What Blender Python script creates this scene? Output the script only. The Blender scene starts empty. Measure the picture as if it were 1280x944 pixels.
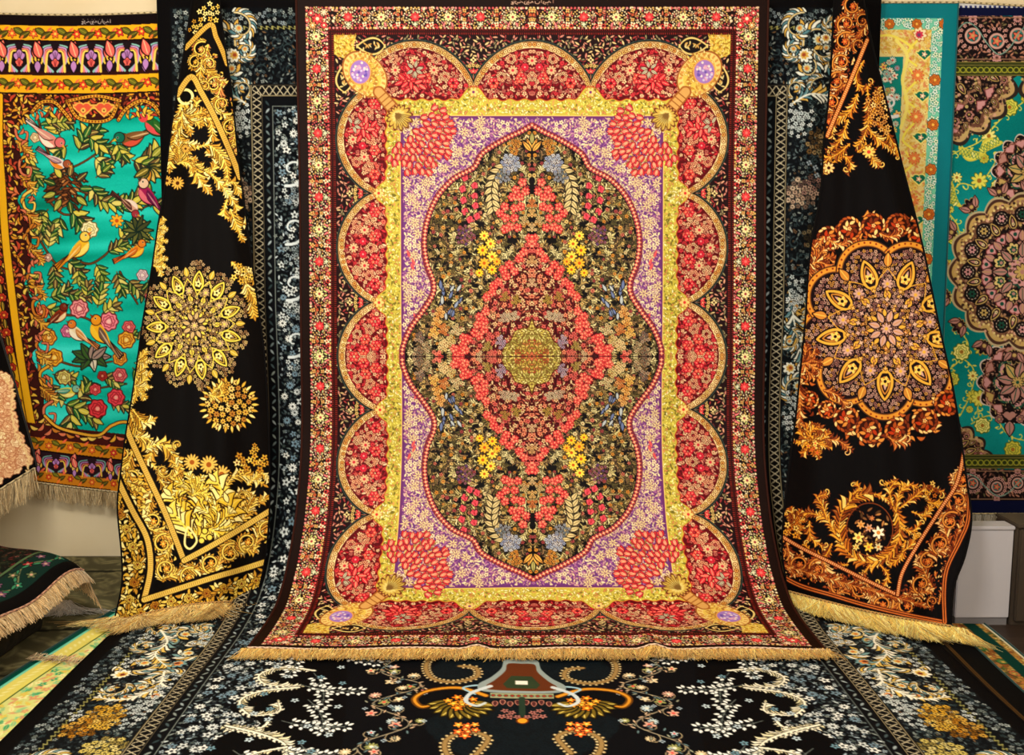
import bpy, math, random
import numpy as np
# ---------------------------------------------------------------------------
#  2-D pattern engine: woven designs are drawn analytically into arrays and
#  stored as a colour attribute on the dense cloth meshes (no image files).
# ---------------------------------------------------------------------------
R = random.Random(7)
sin, cos, pi = math.sin, math.cos, math.pi

def C(*c):
    return np.array(c, np.float32) / 255.0

def mix(a, b, t):
    return a * (1 - t) + b * t

class Cv:
    def __init__(s, x0, y0, x1, y1, k, bg):
        s.x0, s.y0, s.k = x0, y0, k
        s.W = int(round((x1 - x0) * k)) + 1
        s.H = int(round((y1 - y0) * k)) + 1
        s.a = np.empty((s.H, s.W, 3), np.float32)
        s.a[:] = bg
        s.clip = None
    def XY(s):
        X = (np.arange(s.W, dtype=np.float32) / s.k + s.x0)[None, :]
        Y = (np.arange(s.H, dtype=np.float32) / s.k + s.y0)[:, None]
        return np.broadcast_arrays(X, Y)
    def win(s, xa, ya, xb, yb):
        i0 = max(0, int((xa - s.x0) * s.k)); i1 = min(s.W, int((xb - s.x0) * s.k) + 2)
        j0 = max(0, int((ya - s.y0) * s.k)); j1 = min(s.H, int((yb - s.y0) * s.k) + 2)
        if i1 <= i0 or j1 <= j0: return None
        X = (np.arange(i0, i1, dtype=np.float32) / s.k + s.x0)[None, :]
        Y = (np.arange(j0, j1, dtype=np.float32) / s.k + s.y0)[:, None]
        return (slice(j0, j1), slice(i0, i1)), X, Y
    def put(s, sl, al, col):
        if s.clip is not None: al = al * s.clip[sl]
        t = s.a[sl]
        al = al[..., None]
        t += (col - t) * al
    def area(s, d, col, soft=1.0):
        """paint where signed field d (design units) is negative"""
        al = np.clip(.5 - d * s.k / soft, 0, 1)
        s.put((slice(None), slice(None)), al, col)
    def stroke(s, pts, w, col, w2=None):
        n = len(pts) - 1
        w2 = w if w2 is None else w2
        for i in range(n):
            (xa, ya), (xb, yb) = pts[i], pts[i + 1]
            ra = (w + (w2 - w) * i / n) / 2; rb = (w + (w2 - w) * (i + 1) / n) / 2
            m = max(ra, rb) + 1 / s.k
            g = s.win(min(xa, xb) - m, min(ya, yb) - m, max(xa, xb) + m, max(ya, yb) + m)
            if g is None: continue
            sl, X, Y = g
            dx, dy = xb - xa, yb - ya
            L = dx * dx + dy * dy + 1e-9
            t = np.clip(((X - xa) * dx + (Y - ya) * dy) / L, 0, 1)
            d = np.hypot(X - xa - t * dx, Y - ya - t * dy) - (ra + (rb - ra) * t)
            s.put(sl, np.clip(.5 - d * s.k, 0, 1), col)
    def poly(s, pts, col):
        P = np.array(pts, np.float32)
        g = s.win(P[:, 0].min() - 1, P[:, 1].min() - 1, P[:, 0].max() + 1, P[:, 1].max() + 1)
        if g is None: return
        sl, X, Y = g
        s.put(sl, np.clip(.5 - polyd(X, Y, P) * s.k, 0, 1), col)
    def st(s, fn, x, y, r, ang=0., flip=1, *cols, **kw):
        E = r * kw.pop('E', 1.15)
        g = s.win(x - E, y - E, x + E, y + E)
        if g is None: return
        sl, X, Y = g
        c, n = cos(ang), sin(ang)
        dx, dy = (X - x) / r, (Y - y) / r
        u = dx * c + dy * n
        v = (-dx * n + dy * c) * flip
        kp = s.k * r
        for d, col in fn(u, v, *cols, **kw):
            if col is None: continue
            s.put(sl, np.clip(.5 - d * kp, 0, 1), col)
    def sample(s, X, Y):
        fx = np.clip((X - s.x0) * s.k, 0, s.W - 1.001); fy = np.clip((Y - s.y0) * s.k, 0, s.H - 1.001)
        i = fx.astype(np.int32); j = fy.astype(np.int32)
        tx = (fx - i)[..., None].astype(np.float32); ty = (fy - j)[..., None].astype(np.float32)
        a = s.a
        return (a[j, i] * (1 - tx) + a[j, i + 1] * tx) * (1 - ty) + (a[j + 1, i] * (1 - tx) + a[j + 1, i + 1] * tx) * ty

def polyd(X, Y, P):
    """signed distance to closed polygon"""
    X, Y = np.broadcast_arrays(X, Y)
    d = np.full(X.shape, 1e9, np.float32); ins = np.zeros(X.shape, bool)
    n = len(P)
    for i in range(n):
        xa, ya = P[i]; xb, yb = P[(i + 1) % n]
        dx, dy = xb - xa, yb - ya
        t = np.clip(((X - xa) * dx + (Y - ya) * dy) / (dx * dx + dy * dy + 1e-9), 0, 1)
        d = np.minimum(d, (X - xa - t * dx) ** 2 + (Y - ya - t * dy) ** 2)
        if ya != yb:
            ins ^= ((Y < ya) != (Y < yb)) & (X < dx * (Y - ya) / dy + xa)
    d = np.sqrt(d)
    return np.where(ins, -d, d)

def smooth(pts, n=8, closed=False):
    """Catmull-Rom"""
    P = [tuple(map(float, p)) for p in pts]
    if closed: P = [P[-1]] + P + [P[0], P[1]]
    else: P = [P[0]] + P + [P[-1]]
    out = []
    for i in range(1, len(P) - 2):
        for k in range(n):
            t = k / n
            q = []
            for a, b, c, d in zip(P[i - 1], P[i], P[i + 1], P[i + 2]):
                q.append(.5 * (2 * b + (c - a) * t + (2 * a - 5 * b + 4 * c - d) * t * t + (3 * b - a - 3 * c + d) * t ** 3))
            out.append(tuple(q))
    if not closed: out.append(P[-2])
    return out

def along(pts, step, off=0.):
    """points every `step` along a polyline: (x, y, heading)"""
    out = []; d = off
    for i in range(len(pts) - 1):
        (xa, ya), (xb, yb) = pts[i], pts[i + 1]
        L = math.hypot(xb - xa, yb - ya)
        a = math.atan2(yb - ya, xb - xa)
        while d <= L:
            t = d / L if L else 0
            out.append((xa + (xb - xa) * t, ya + (yb - ya) * t, a)); d += step
        d -= L
    return out

# ---- motifs in local unit coordinates, each yields (signed distance, colour)
def m_dot(u, v, c, o=None):
    r = np.hypot(u, v)
    if o is not None: yield r - 1.0, o
    yield r - (.72 if o is not None else 1.), c
def m_flower(u, v, c, ctr, o=None, n=5, line=None):
    r = np.hypot(u, v); t = np.arctan2(v, u)
    rad = .70 + .22 * np.cos(n * t)
    if o is not None: yield r - rad - .14, o
    yield r - rad, c
    if line is not None:
        yield np.maximum(np.abs(np.sin(n * t / 2)) * 0 + (np.cos(n * t) + 1) * r * .5 - .07, r - .8), line
    yield r - .27, ctr
def m_daisy(u, v, c, ctr, o=None, n=10):
    r = np.hypot(u, v); t = np.arctan2(v, u)
    rad = .42 + .5 * np.abs(np.cos(n * t / 2)) ** .8
    if o is not None: yield r - rad - .13, o
    yield r - rad, c
    yield r - .26, ctr
def m_rose(u, v, c, ctr, o=None, n=7):
    r = np.hypot(u, v); t = np.arctan2(v, u)
    if o is not None: yield r - .93 - .06 * np.cos(n * t), o
    yield r - .80 - .07 * np.cos(n * t), c
    if o is not None:
        yield np.abs(r - .56 - .05 * np.cos(n * t + 1)) - .05, mix(c, o, .7)
        yield np.abs(r - .34 - .05 * np.cos(3 * t)) - .05, mix(c, o, .7)
    yield r - .2, ctr
def m_leaf(u, v, c, vein=None, o=None, w=.34, b=0.):
    if b: v = v + b * (u * u - .3)
    x = np.clip((u + 1) / 2, 0, 1)
    h = w * np.maximum(np.sin(pi * x ** .8), 0) ** .9
    d = np.maximum(np.abs(v) - h, np.abs(u) - 1)
    if o is not None: yield d * .85 - .13, o
    yield d * .85, c
    if vein is not None: yield np.maximum(np.abs(v) - .05, np.abs(u) - .8), vein
def m_tulip(u, v, c, dark, o=None):
    """fan-shaped bud opening towards +u"""
    r = np.hypot(u * .95, v * 1.05)
    rad = .78 + .10 * np.cos(4.6 * np.arctan2(v, u + .8) * 2)
    if o is not None: yield r - rad - .15, o
    yield r - rad, c
    w = np.maximum(u, -.6) + .8
    for q in (-.32, 0, .32):
        yield np.maximum(np.abs(v - q * w * .8) - .055, r - .62), dark
def m_palm(u, v, c1, c2, ctr, o=None, n=9):
    """fan palmette"""
    r = np.hypot(u, v); t = np.arctan2(v, u)
    rad = (.62 + .3 * np.abs(np.cos(n * t / 2))) * (.75 + .25 * np.cos(t))
    if o is not None: yield r - rad - .12, o
    yield r - rad, c1
    yield r - rad * .62, c2
    yield r - rad * .3, ctr
def m_ring(u, v, c, w=.2):
    yield np.abs(np.hypot(u, v) - .8) - w, c
def m_drop(u, v, c1, c2=None, c3=None, o=None):
    """boteh / teardrop, point to +u"""
    x = (u + .9) / 1.8
    h = .62 * np.sqrt(np.clip(x, 0, 1)) * np.clip(1 - x, 0, 1) ** .8 * 1.9
    d = np.maximum(np.abs(v) - h, np.abs(u) - .9)
    if o is not None: yield d - .1, o
    yield d, c1
    if c2 is not None: yield d + .17, c2
    if c3 is not None: yield d + .32, c3
def m_heart(u, v, c, o=None):
    a = np.abs(v)
    d = np.hypot(u - .15 + .0 * a, a - .38) - .45
    d = np.minimum(d, np.maximum(a * .75 - .6 - u * .8, u - .3) * .7)
    if o is not None: yield d - .14, o
    yield d, c
def m_cross(u, v, c, o=None):
    for p, q in ((.55, 0), (-.55, 0), (0, .55), (0, -.55)):
        yield np.hypot(u - p, v - q) - .34, c

def curl(cx, cy, r, a0, turns, sgn, n=22, p=.8):
    """spiral starting outside at angle a0 and winding inward"""
    return [(cx + r * (1 - .88 * (i / n) ** p) * cos(a0 + sgn * turns * 2 * pi * i / n),
             cy + r * (1 - .88 * (i / n) ** p) * sin(a0 + sgn * turns * 2 * pi * i / n)) for i in range(n + 1)]

def frond(cv, pts, size, cols, w=1.2, step=None, both=True, o=None, taper=.45, lean=.8, stem=None, fat=.46):
    """acanthus spray: a curved stem with leaflets leaning forward on its sides"""
    A = along(pts, max(step or 0, size * .5))
    n = max(1, len(A))
    if o is not None: cv.stroke(pts, w + 1.2, o, w * .4 + 1.)
    for i, (x, y, a) in enumerate(A):
        t = i / n
        L = size * (1 - taper * t) * (.55 + .9 * min(1, t * 3)) * R.uniform(.6, 1.3)
        for sd in ((1, -1) if both else (both or 1,)):
            aa = a + sd * lean
            cx, cy = x + cos(aa) * L * .5, y + sin(aa) * L * .5
            cc = R.choice(cols)
            cv.st(m_leaf, cx, cy, L * .60, aa, sd, cc, mix(cc, C(255, 240, 190), .35) if size > 6 else None, o, w=fat, b=-.55, E=1.5)
    cv.stroke(pts, w, stem if stem is not None else cols[0], w * .5)
    x, y = pts[-1]; a = math.atan2(y - pts[-2][1], x - pts[-2][0])
    cv.st(m_leaf, x + cos(a) * size * .3, y + sin(a) * size * .3, size * .45, a, 1, cols[-1], None, o, w=.4)

def scroll(cv, cx, cy, r, a0, sgn, cols, o=None, w=1.3, ctr=None, turns=1.25, leaf=.36, rim=True):
    P = curl(cx, cy, r, a0, turns, sgn)
    A = along(P, r * .27)
    for i, (x, y, a) in enumerate(A[:-2]):
        if rim:
            L = r * leaf * (1 - .6 * i / len(A))
            aa = a - sgn * 1.0
            cv.st(m_leaf, x + cos(aa) * L * .6, y + sin(aa) * L * .6, L * .72, aa + sgn * .5, -sgn, R.choice(cols), None, o, w=.46, b=-.4, E=1.4)
    if o is not None: cv.stroke(P, w + 1.3, o, w * .7 + 1.)
    cv.stroke(P, w, cols[0], w * .6)
    cv.st(m_flower, cx, cy, r * .36, R.random() * 6, 1, (ctr if ctr is not None else cols[-1]), cols[0], o, n=6)

def scatter(inside, x0, y0, x1, y1, sp, seed=1, jit=.42):
    """hex-jittered points for which inside(x, y) holds"""
    q = random.Random(seed); out = []
    j = 0; y = y0
    while y <= y1:
        x = x0 + (sp / 2 if j % 2 else 0)
        while x <= x1:
            px, py = x + q.uniform(-jit, jit) * sp, y + q.uniform(-jit, jit) * sp
            if inside(px, py): out.append((px, py))
            x += sp
        y += sp * .87; j += 1
    q.shuffle(out)
    return out

def pip(poly):
    P = poly
    def f(x, y):
        c = False; n = len(P)
        for i in range(n):
            xa, ya = P[i]; xb, yb = P[(i + 1) % n]
            if (ya > y) != (yb > y) and x < (xb - xa) * (y - ya) / (yb - ya) + xa: c = not c
        return c
    return f
# ---------------------------------------------------------------------------
#  Design 1: the big centre rug (quarter drawn, mirrored). units: 292 x 446
# ---------------------------------------------------------------------------
MW, MH = 292., 446.
MED = [(0, 284), (14, 276), (33, 267), (60, 250), (71, 232), (96, 218), (116, 196), (128, 168), (132, 141), (129, 115),
       (121, 93), (122, 76), (135, 55), (150, 34), (159, 12), (160, 0)]

def fx_lobe(Y):
    t = Y / 67.5
    k = np.round(t / 2)
    q = np.abs(t - 2 * k)
    return 94 - 46 * np.clip(1 - q ** 2, 0, 1) ** .72
def fy_lobe(X):
    k = np.round(X / 146.)
    q = np.abs(X - 146 * k) / 73.
    return 108 - 54 * np.clip(1 - q ** 2, 0, 1) ** .72

def design_main():
    k = 2.0
    R.seed(11)
    cv = Cv(0, 0, MW, MH, k, C(40, 12, 14))
    X, Y = cv.XY()
    ex, ey = MW - X, MH - Y
    e = np.minimum(ex, ey)
    blk, cream, gold, coral, pink = C(16, 7, 7), C(236, 214, 170), C(214, 174, 110), C(232, 84, 84), C(214, 136, 130)
    rose, maroon, olive, blue = C(200, 96, 96), C(96, 8, 22), C(150, 130, 70), C(140, 150, 170)
    lime = C(196, 182, 76)
    # outer floral border
    cv.area(np.abs(e - 25) - 14.5, C(34, 12, 12))
    for x, y in scatter(lambda x, y: 12 < min(MW - x, MH - y) < 38, 0, 0, MW, MH, 4.0, 3):
        cv.st(m_leaf if R.random() < .5 else m_dot, x, y, R.uniform(1.3, 2.1), R.random() * 6, 1, R.choice([C(206, 176, 136), C(190, 130, 110), C(232, 210, 166), C(130, 70, 64), C(186, 140, 96), C(90, 44, 40), C(226, 196, 160)]))
    def border_pt(s, d, side):
        return (MW - d, s) if side else (s, MH - d)
    for side in (0, 1):
        L = MH if side else MW
        red = [38 + 80 * i for i in range(6)] if side else [64, 145, 228]
        crm = [78 + 80 * i for i in range(5)] + [0] if side else [24, 104, 187]
        for s in np.arange(2.5, L - 10, 4.6):      # bead rows
            for d in (12.8, 37.4):
                cv.st(m_dot, *border_pt(s, d, side), 1.5, 0, 1, R.choice([cream, gold, rose, pink]))
        for s0 in red + crm + [L - 26]:
            if s0 > L - 20: continue
            isr = s0 in red or s0 == L - 26
            for rad, n, cc in ((13.0, 26, [cream, rose, gold]), (9.6, 15, [cream, gold, pink])):
                for q in range(n):
                    a = 2 * pi * q / n
                    x, y = border_pt(s0 + cos(a) * rad * 1.12, 25 + sin(a) * rad * .86, side)
                    cv.st(m_dot, x, y, 1.45, 0, 1, R.choice(cc), blk)
            for q in range(8):
                a = 2 * pi * q / 8 + .3
                x, y = border_pt(s0 + cos(a) * 7, 25 + sin(a) * 7, side)
                cv.st(m_leaf, x, y, 3., a if not side else pi / 2 - a, 1, R.choice([cream, C(190, 190, 140)] if isr else [cream, gold, C(200, 210, 130)]), None, blk)
            x, y = border_pt(s0, 24, side)
            if isr:
                cv.st(m_flower, x, y, 6.6, 0, 1, coral, C(255, 120, 110), C(120, 20, 24), n=8, line=C(170, 30, 40))
                x2, y2 = border_pt(s0, 33, side); cv.st(m_flower, x2, y2, 3.6, 0, 1, C(190, 196, 160), cream, blk, n=4)
            else:
                cv.st(m_daisy, x, y, 6.2, 0, 1, C(232, 214, 150), C(150, 60, 70), blk, n=8)
                for sg in (-1, 1):
                    x2, y2 = border_pt(s0 + sg * 5, 33, side); cv.st(m_leaf, x2, y2, 3.6, (pi / 2 if not side else 0) + sg * .5, 1, C(226, 90, 110), cream)
        mids = [(a + b) / 2 for a, b in zip(sorted(red + crm)[:-1], sorted(red + crm)[1:])] + ([] if side else [2])
        for s0 in mids:
            for d, r_, c_ in ((16, 3.6, gold), (21, 2.6, C(205, 110, 70)), (27, 3.2, gold), (33, 4.2, cream)):
                x, y = border_pt(s0, d, side); cv.st(m_flower, x, y, r_, R.random(), 1, c_, C(150, 60, 40), blk, n=4)
            for sg in (-1, 1):
                x, y = border_pt(s0 + sg * 4.5, 35, side); cv.st(m_ring, x, y, 2.6, 0, 1, C(200, 60, 60))
                x, y = border_pt(s0 + sg * 4.5, 19, side); cv.st(m_leaf, x, y, 3, R.random() * 3, 1, C(205, 120, 90), None, blk)
    for x, y, r_, c_ in ((266, 420, 8, coral), (274, 427, 5, rose), (258, 412, 5, coral), (272, 412, 5, gold), (258, 428, 5, cream), (279, 435, 4, cream), (279, 418, 4, C(240, 120, 110))):
        cv.st(m_flower, x, y, r_, .3, 1, c_, cream, blk, n=7, line=C(150, 30, 40))
    # plain dark outer band and guard stripes
    brown = C(36, 14, 7)
    cv.area(e - 11, brown)
    cv.area(np.abs(e - 42.3) - 3.6, C(40, 8, 10))
    sline = np.where(ex < ey, Y, X)
    dash = np.abs(((sline / 2.6) % 1) - .5) < .24
    for c_, w_ in ((39.8, 1.1), (44.6, 1.1)):
        m = (np.abs(e - c_) < w_) & dash
        cv.a[m] = C(128, 40, 28)
    m = (np.abs(e - 42.2) < .6); cv.a[m] = C(86, 26, 14)
    # ground between guard and scallops
    def g_in(x, y): return min(MW - x, MH - y) > 47.5
    out = scatter(lambda x, y: g_in(x, y) and (MW - x < 100 or MH - y < 112), 0, 0, MW, MH, 5.2, 5)
    for x, y in out:
        cv.st(m_leaf, x, y, R.uniform(2.4, 3.8), R.random() * 6, 1, R.choice([C(196, 130, 116), C(206, 150, 126), C(140, 130, 100), C(216, 184, 134), C(150, 66, 66)]), None, blk)
    # triangular sprays between lobes
    def spray(x, y, a):
        for rr, n, c_ in ((23, 9, C(220, 190, 120)), (15.5, 7, coral)):
            for q in range(n):
                b = a + (q - (n - 1) / 2) * (1.9 / n)
                cv.st(m_flower, x + cos(b) * rr, y + sin(b) * rr, 4.6 if n == 7 else 3.0, b, 1, c_, C(255, 150, 120) if n == 7 else C(110, 60, 40), blk, n=6)
        for q in (-.45, 0, .45):
            cv.st(m_leaf, x + cos(a + q) * 7, y + sin(a + q) * 7, 5, a + q, 1, C(236, 214, 150), C(200, 100, 60), blk)
        cv.st(m_flower, x + cos(a) * 30, y + sin(a) * 30, 4.4, a, 1, C(226, 200, 140), C(40, 20, 20), blk, n=4)
    for yc in (67.5, 202.5, ): spray(MW - 93, yc, 0)
    spray(73, MH - 107, pi / 2)
    # scallop interior
    F = np.minimum(ex - fx_lobe(Y), ey - fy_lobe(X)).astype(np.float32)
    # corner lobes: keep generous
    gy, gx = np.gradient(F * k)
    D = -F / np.maximum(.35, np.hypot(gx, gy))
    D = np.where((ex > 120) & (ey > 130), -30, D)
    cv.area(D - 2.6, C(14, 8, 10)); cv.area(np.abs(D - 1.8) - .5, C(70, 90, 84))
    cv.area(D, C(226, 200, 144)); cv.area(np.abs(D + 1.0) - .5, C(150, 110, 70))
    inner = np.clip(.5 - (D + 8.2) * k, 0, 1)
    keep = cv.clip
    cv.put((slice(None), slice(None)), np.clip(.5 - (D + 8.2) * k, 0, 1), C(96, 8, 20))
    ringm = (D < -1.2) & (D > -8)
    # bead along gold rim
    ys, xs = np.nonzero((np.abs(D + 4.4) < .9))
    pts = list(zip(xs / k, ys / k)); R.shuffle(pts); taken = []
    grid = {}
    for x, y in pts:
        key = (int(x / 4.2), int(y / 4.2))
        if any((xx - x) ** 2 + (yy - y) ** 2 < 14.5 for i in (-1, 0, 1) for j in (-1, 0, 1) for xx, yy in grid.get((key[0] + i, key[1] + j), [])): continue
        grid.setdefault(key, []).append((x, y)); taken.append((x, y))
    for x, y in taken:
        cv.st(m_dot, x, y, 2.9, 0, 1, R.choice([C(214, 164, 90), C(236, 214, 150), C(214, 190, 116)]), C(110, 60, 34))
        cv.st(m_dot, x, y, .9, 0, 1, C(120, 40, 24))
    # fill lobes
    Di = D
    def in_lobe(x, y):
        i, j = int(x * k), int(y * k)
        return 0 <= i < cv.W and 0 <= j < cv.H and Di[j, i] < -10.5 and (MW - x < 108 or MH - y < 124)
    for x, y in scatter(in_lobe, 0, 0, MW, MH, 4.3, 21):
        c_ = R.choice([C(206, 140, 116), C(170, 60, 66), C(222, 190, 150), C(130, 20, 34), C(180, 140, 116), C(190, 60, 66)])
        cv.st(m_leaf, x, y, R.uniform(2.4, 4.0), R.random() * 6, 1, c_, None, C(90, 6, 18))
    clusters = []
    for yc in (0, 135, 270):
        for dy, dx, t in ((0, 68, 0), (22, 82, 0), (-22, 82, 0), (14, 95, 1), (-14, 95, 1), (0, 90, 2), (34, 88, 2), (-34, 88, 2), (8, 80, 3), (-8, 80, 3), (44, 95, 1), (-44, 95, 1), (28, 72, 2), (-28, 72, 2)):
            if yc + dy >= -3: clusters.append((MW - dx, yc + dy, t, yc))
    for xc in (0, 146):
        for dx, dy, t in ((0, 78, 0), (24, 90, 0), (-24, 90, 0), (14, 100, 1), (-14, 100, 1), (0, 98, 2), (38, 98, 2), (-38, 98, 2), (9, 86, 3), (-9, 86, 3), (48, 106, 1), (-48, 106, 1), (26, 76, 2), (-26, 76, 2)):
            if xc + dx >= -3: clusters.append((xc + dx, MH - dy, t, 1 if xc else 2))
    for x, y in scatter(in_lobe, 0, 0, MW, MH, 7.5, 22):
        cv.st(m_flower if R.random() < .6 else m_daisy, x, y, R.uniform(2.4, 3.6), R.random() * 6, 1, R.choice([C(216, 176, 136), C(226, 120, 100), C(196, 150, 120), C(230, 200, 150), C(206, 70, 76), C(170, 110, 96)]), C(120, 30, 40), C(84, 6, 16))
    for x, y, t, yc in clusters:
        if not in_lobe(x, y): continue
        if t == 1 or (yc == 0 and t in (0, 3) and y < 30):
            for q in range(6):
                a = q * pi / 3; cv.st(m_flower, x + cos(a) * 4.2, y + sin(a) * 4.2, 3.2, a, 1, R.choice([coral, C(226, 50, 72), C(236, 96, 80)]), C(255, 150, 120), maroon)
        elif t == 2:
            for q in range(6):
                a = q * pi / 3 + .3; cv.st(m_flower, x + cos(a) * 4.4, y + sin(a) * 4.4, 2.9, a, 1, R.choice([C(206, 186, 140), C(220, 170, 130)]), C(120, 40, 40), maroon, n=5)
        elif t == 0:
            cv.st(m_daisy, x, y, 7, R.random(), 1, C(206, 170, 130), C(190, 50, 70), maroon, n=9)
        else:
            cv.st(m_rose, x, y, 5.5, R.random(), 1, C(222, 60, 80), C(255, 160, 150), maroon)
    # yellow inner band
    cy = lambda s, c: np.exp(-((s - c) / 13.) ** 2)
    bx = 110 - 15 * (cy(Y, 67.5) + cy(Y, 202.5)) + 1.4 * np.cos(Y / 67.5 * pi * 8)
    by = 127 - 18 * (cy(X, 73)) + 1.4 * np.cos(X / 73 * pi * 8)
    dY = np.maximum(bx - ex, by - ey)
    cv.area(dY - 1.2, C(170, 70, 40)); cv.area(dY, C(184, 168, 76))
    def in_y(x, y):
        i, j = int(x * k), int(y * k)
        return 0 <= i < cv.W and 0 <= j < cv.H and dY[j, i] < -1.5 and (MW - x < 127 or MH - y < 145)
    for x, y in scatter(in_y, 0, 0, MW, MH, 3.5, 23):
        cv.st(m_leaf, x, y, R.uniform(1.6, 2.6), R.random() * 6, 1, R.choice([C(240, 230, 136), C(228, 214, 112), C(248, 242, 180), C(210, 140, 96), C(116, 114, 50)]), None, C(110, 90, 40) if R.random() < .65 else None)
    for s in (67.5, 202.5): cv.st(m_daisy, MW - 100, s, 7, 0, 1, C(240, 190, 120), C(200, 60, 60), C(150, 90, 50), n=6)
    cv.st(m_daisy, 73, MH - 117, 7, 0, 1, C(240, 190, 120), C(120, 60, 110), C(150, 90, 50), n=6)
    # purple field
    dP = np.maximum(128 - ex, 147 - ey)
    cv.area(dP - 1.3, C(230, 190, 110)); cv.area(dP, C(112, 66, 122))
    cv.area(np.maximum(dP, -dP - 2.8), C(110, 60, 110))
    def in_p(x, y): return MW - x > 131 and MH - y > 150
    for x, y in scatter(in_p, 0, 0, MW, MH, 3.2, 31):
        c_ = R.choice([C(206, 170, 150), C(222, 200, 150), C(186, 136, 150), C(160, 110, 146), C(200, 186, 134), C(230, 216, 164)])
        if R.random() < .5: cv.st(m_leaf, x, y, R.uniform(1.8, 2.9), R.random() * 6, 1, c_, None, C(112, 58, 110) if R.random() < .6 else None, w=.42)
        else: cv.stroke([(x, y), (x + R.uniform(-2.5, 2.5), y + R.uniform(-2.5, 2.5)), (x + R.uniform(-3, 3), y + R.uniform(-3, 3))], .8, c_)
    for x, y in [(152, 20), (150, 60), (150, 100), (140, 130), (148, 165), (120, 235), (95, 255), (60, 278), (35, 286), (128, 218), (152, 195), (140, 205), (105, 270), (152, 140), (155, 40), (152, 82)]:
        for q in range(5):
            a = q * 2 * pi / 5; cv.st(m_flower, x + cos(a) * 5.4, y + sin(a) * 5.4, 3.5, a, 1, C(240, 226, 170), C(130, 80, 90), C(110, 60, 104), n=5)
    for x, y in scatter(lambda x, y: in_p(x, y) and x > 60 and y > 20, 0, 0, MW, MH, 19, 33):
        for q in range(7):
            a = q * 2 * pi / 7; cv.st(m_leaf, x + cos(a) * 3.6, y + sin(a) * 3.6, 3, a, 1, C(226, 206, 146), None, C(110, 60, 100), w=.3)
    for x, y in ((150, 112), (149, 118), (147, 50), (146, 44), (155, 128)): cv.st(m_leaf, x, y, 5, 1.2, 1, C(200, 70, 80), C(240, 150, 130), None)
    # centre medallion
    md = smooth(MED, 6)
    full = md + [(-5, 0), (-5, md[0][1] - 4)]
    dM = polyd(X, Y, np.array([(x if i else -.0, y) for i, (x, y) in enumerate(full)], np.float32)).astype(np.float32)
    cv.area(dM - 7.2, C(120, 50, 70)); cv.area(dM, C(15, 8, 7))
    for x, y, a in along(smooth([(p[0] + 3.4 * (p[0] / 160), p[1] + 3.6 * (p[1] / 284)) for p in MED], 6), 4.7):
        nx, ny = -sin(a), cos(a)
        cv.st(m_flower, x, y, 3.0, a, 1, C(232, 130, 104), C(250, 214, 170), C(110, 40, 50), n=4)
    cv.clip = np.clip(.5 - (dM + .6) * k, 0, 1)
    def in_m(x, y):
        i, j = int(x * k), int(y * k)
        return 0 <= i < cv.W and 0 <= j < cv.H and dM[j, i] < -3
    olv = [C(200, 186, 130), C(156, 138, 84), C(116, 104, 62), C(220, 206, 150), C(176, 150, 100), C(140, 116, 84), C(90, 84, 50)]
    # swaying leafy stems
    q = random.Random(5)
    for x, y in scatter(in_m, 0, 0, 160, 284, 8.2, 41):
        base = math.atan2(y * .5 - 40, x) + q.uniform(-.8, .8)
        L = q.uniform(6, 10); b = q.uniform(-.12, .12)
        P = [(x, y)]; a = base
        for i in range(4):
            a += b * 3; P.append((P[-1][0] + cos(a) * L / 3, P[-1][1] + sin(a) * L / 3))
        frond(cv, P, 5.8, [q.choice(olv), q.choice(olv)], .9, 3.0, o=C(18, 10, 8), fat=.30)
    for x, y in scatter(in_m, 0, 0, 160, 284, 11.5, 43):
        cv.st(m_flower if q.random() < .6 else m_daisy, x, y, q.uniform(2.2, 3.4), q.random() * 6, 1, q.choice([C(214, 186, 120), C(190, 120, 100), C(200, 150, 80), C(150, 80, 80), C(220, 204, 150), C(204, 146, 64)]), C(110, 40, 30), C(20, 10, 8))
    def bunch(x, y, cnt, sp, r_, cols, ctr, fn=m_flower, o=C(34, 10, 10), stem=None, **kw):
        for i in range(cnt):
            a = i * 2.4; rr = sp * math.sqrt(i)
            cv.st(fn, x + cos(a) * rr, y + sin(a) * rr, r_, a, 1, R.choice(cols), ctr, o, **kw)
    # pale leaf branches, pink tulips, blue sprigs, yellow blooms
    for sgn_y in (1,):
        P = smooth([(34, 236), (44, 226), (50, 208), (48, 180)], 6)
        cv.stroke(P, 1.6, C(170, 150, 90))
        for i, (x, y, a) in enumerate(along(P, 8)):
            for sd in (1, -1):
                aa = a + sd * .75; cv.st(m_leaf, x + cos(aa) * 6.5, y + sin(aa) * 6.5, 6.6, aa, 1, C(206, 186, 136), C(120, 96, 60), C(20, 10, 8), w=.42)
        P = smooth([(66, 226), (78, 210), (84, 190), (76, 168)], 6); cv.stroke(P, 1.3, C(150, 130, 80))
        for x, y in ((84, 222), (87, 208), (86, 194), (84, 180), (72, 212), (72, 199), (71, 187), (69, 174), (78, 170)):
            for aa in (-.5, .5): cv.st(m_leaf, x + 2, y + 5, 4.6, 1.5 + aa, 1, C(196, 180, 120), None, C(20, 10, 8))
            cv.st(m_tulip, x, y, 5.2, -pi / 2 + .3, 1, C(226, 96, 104), C(150, 30, 50), C(40, 12, 14))
        bunch(27, 240, 26, 2.3, 3.0, [C(176, 186, 196), C(150, 160, 180), C(206, 206, 200)], C(80, 80, 100), n=5)
        bunch(36, 224, 14, 2.4, 2.6, [C(150, 156, 160), C(120, 130, 130)], C(80, 80, 90), n=5)
        bunch(84, 150, 20, 2.7, 2.3, [C(126, 80, 96), C(146, 100, 110), C(110, 80, 120)], C(60, 40, 60), m_daisy)
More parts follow.
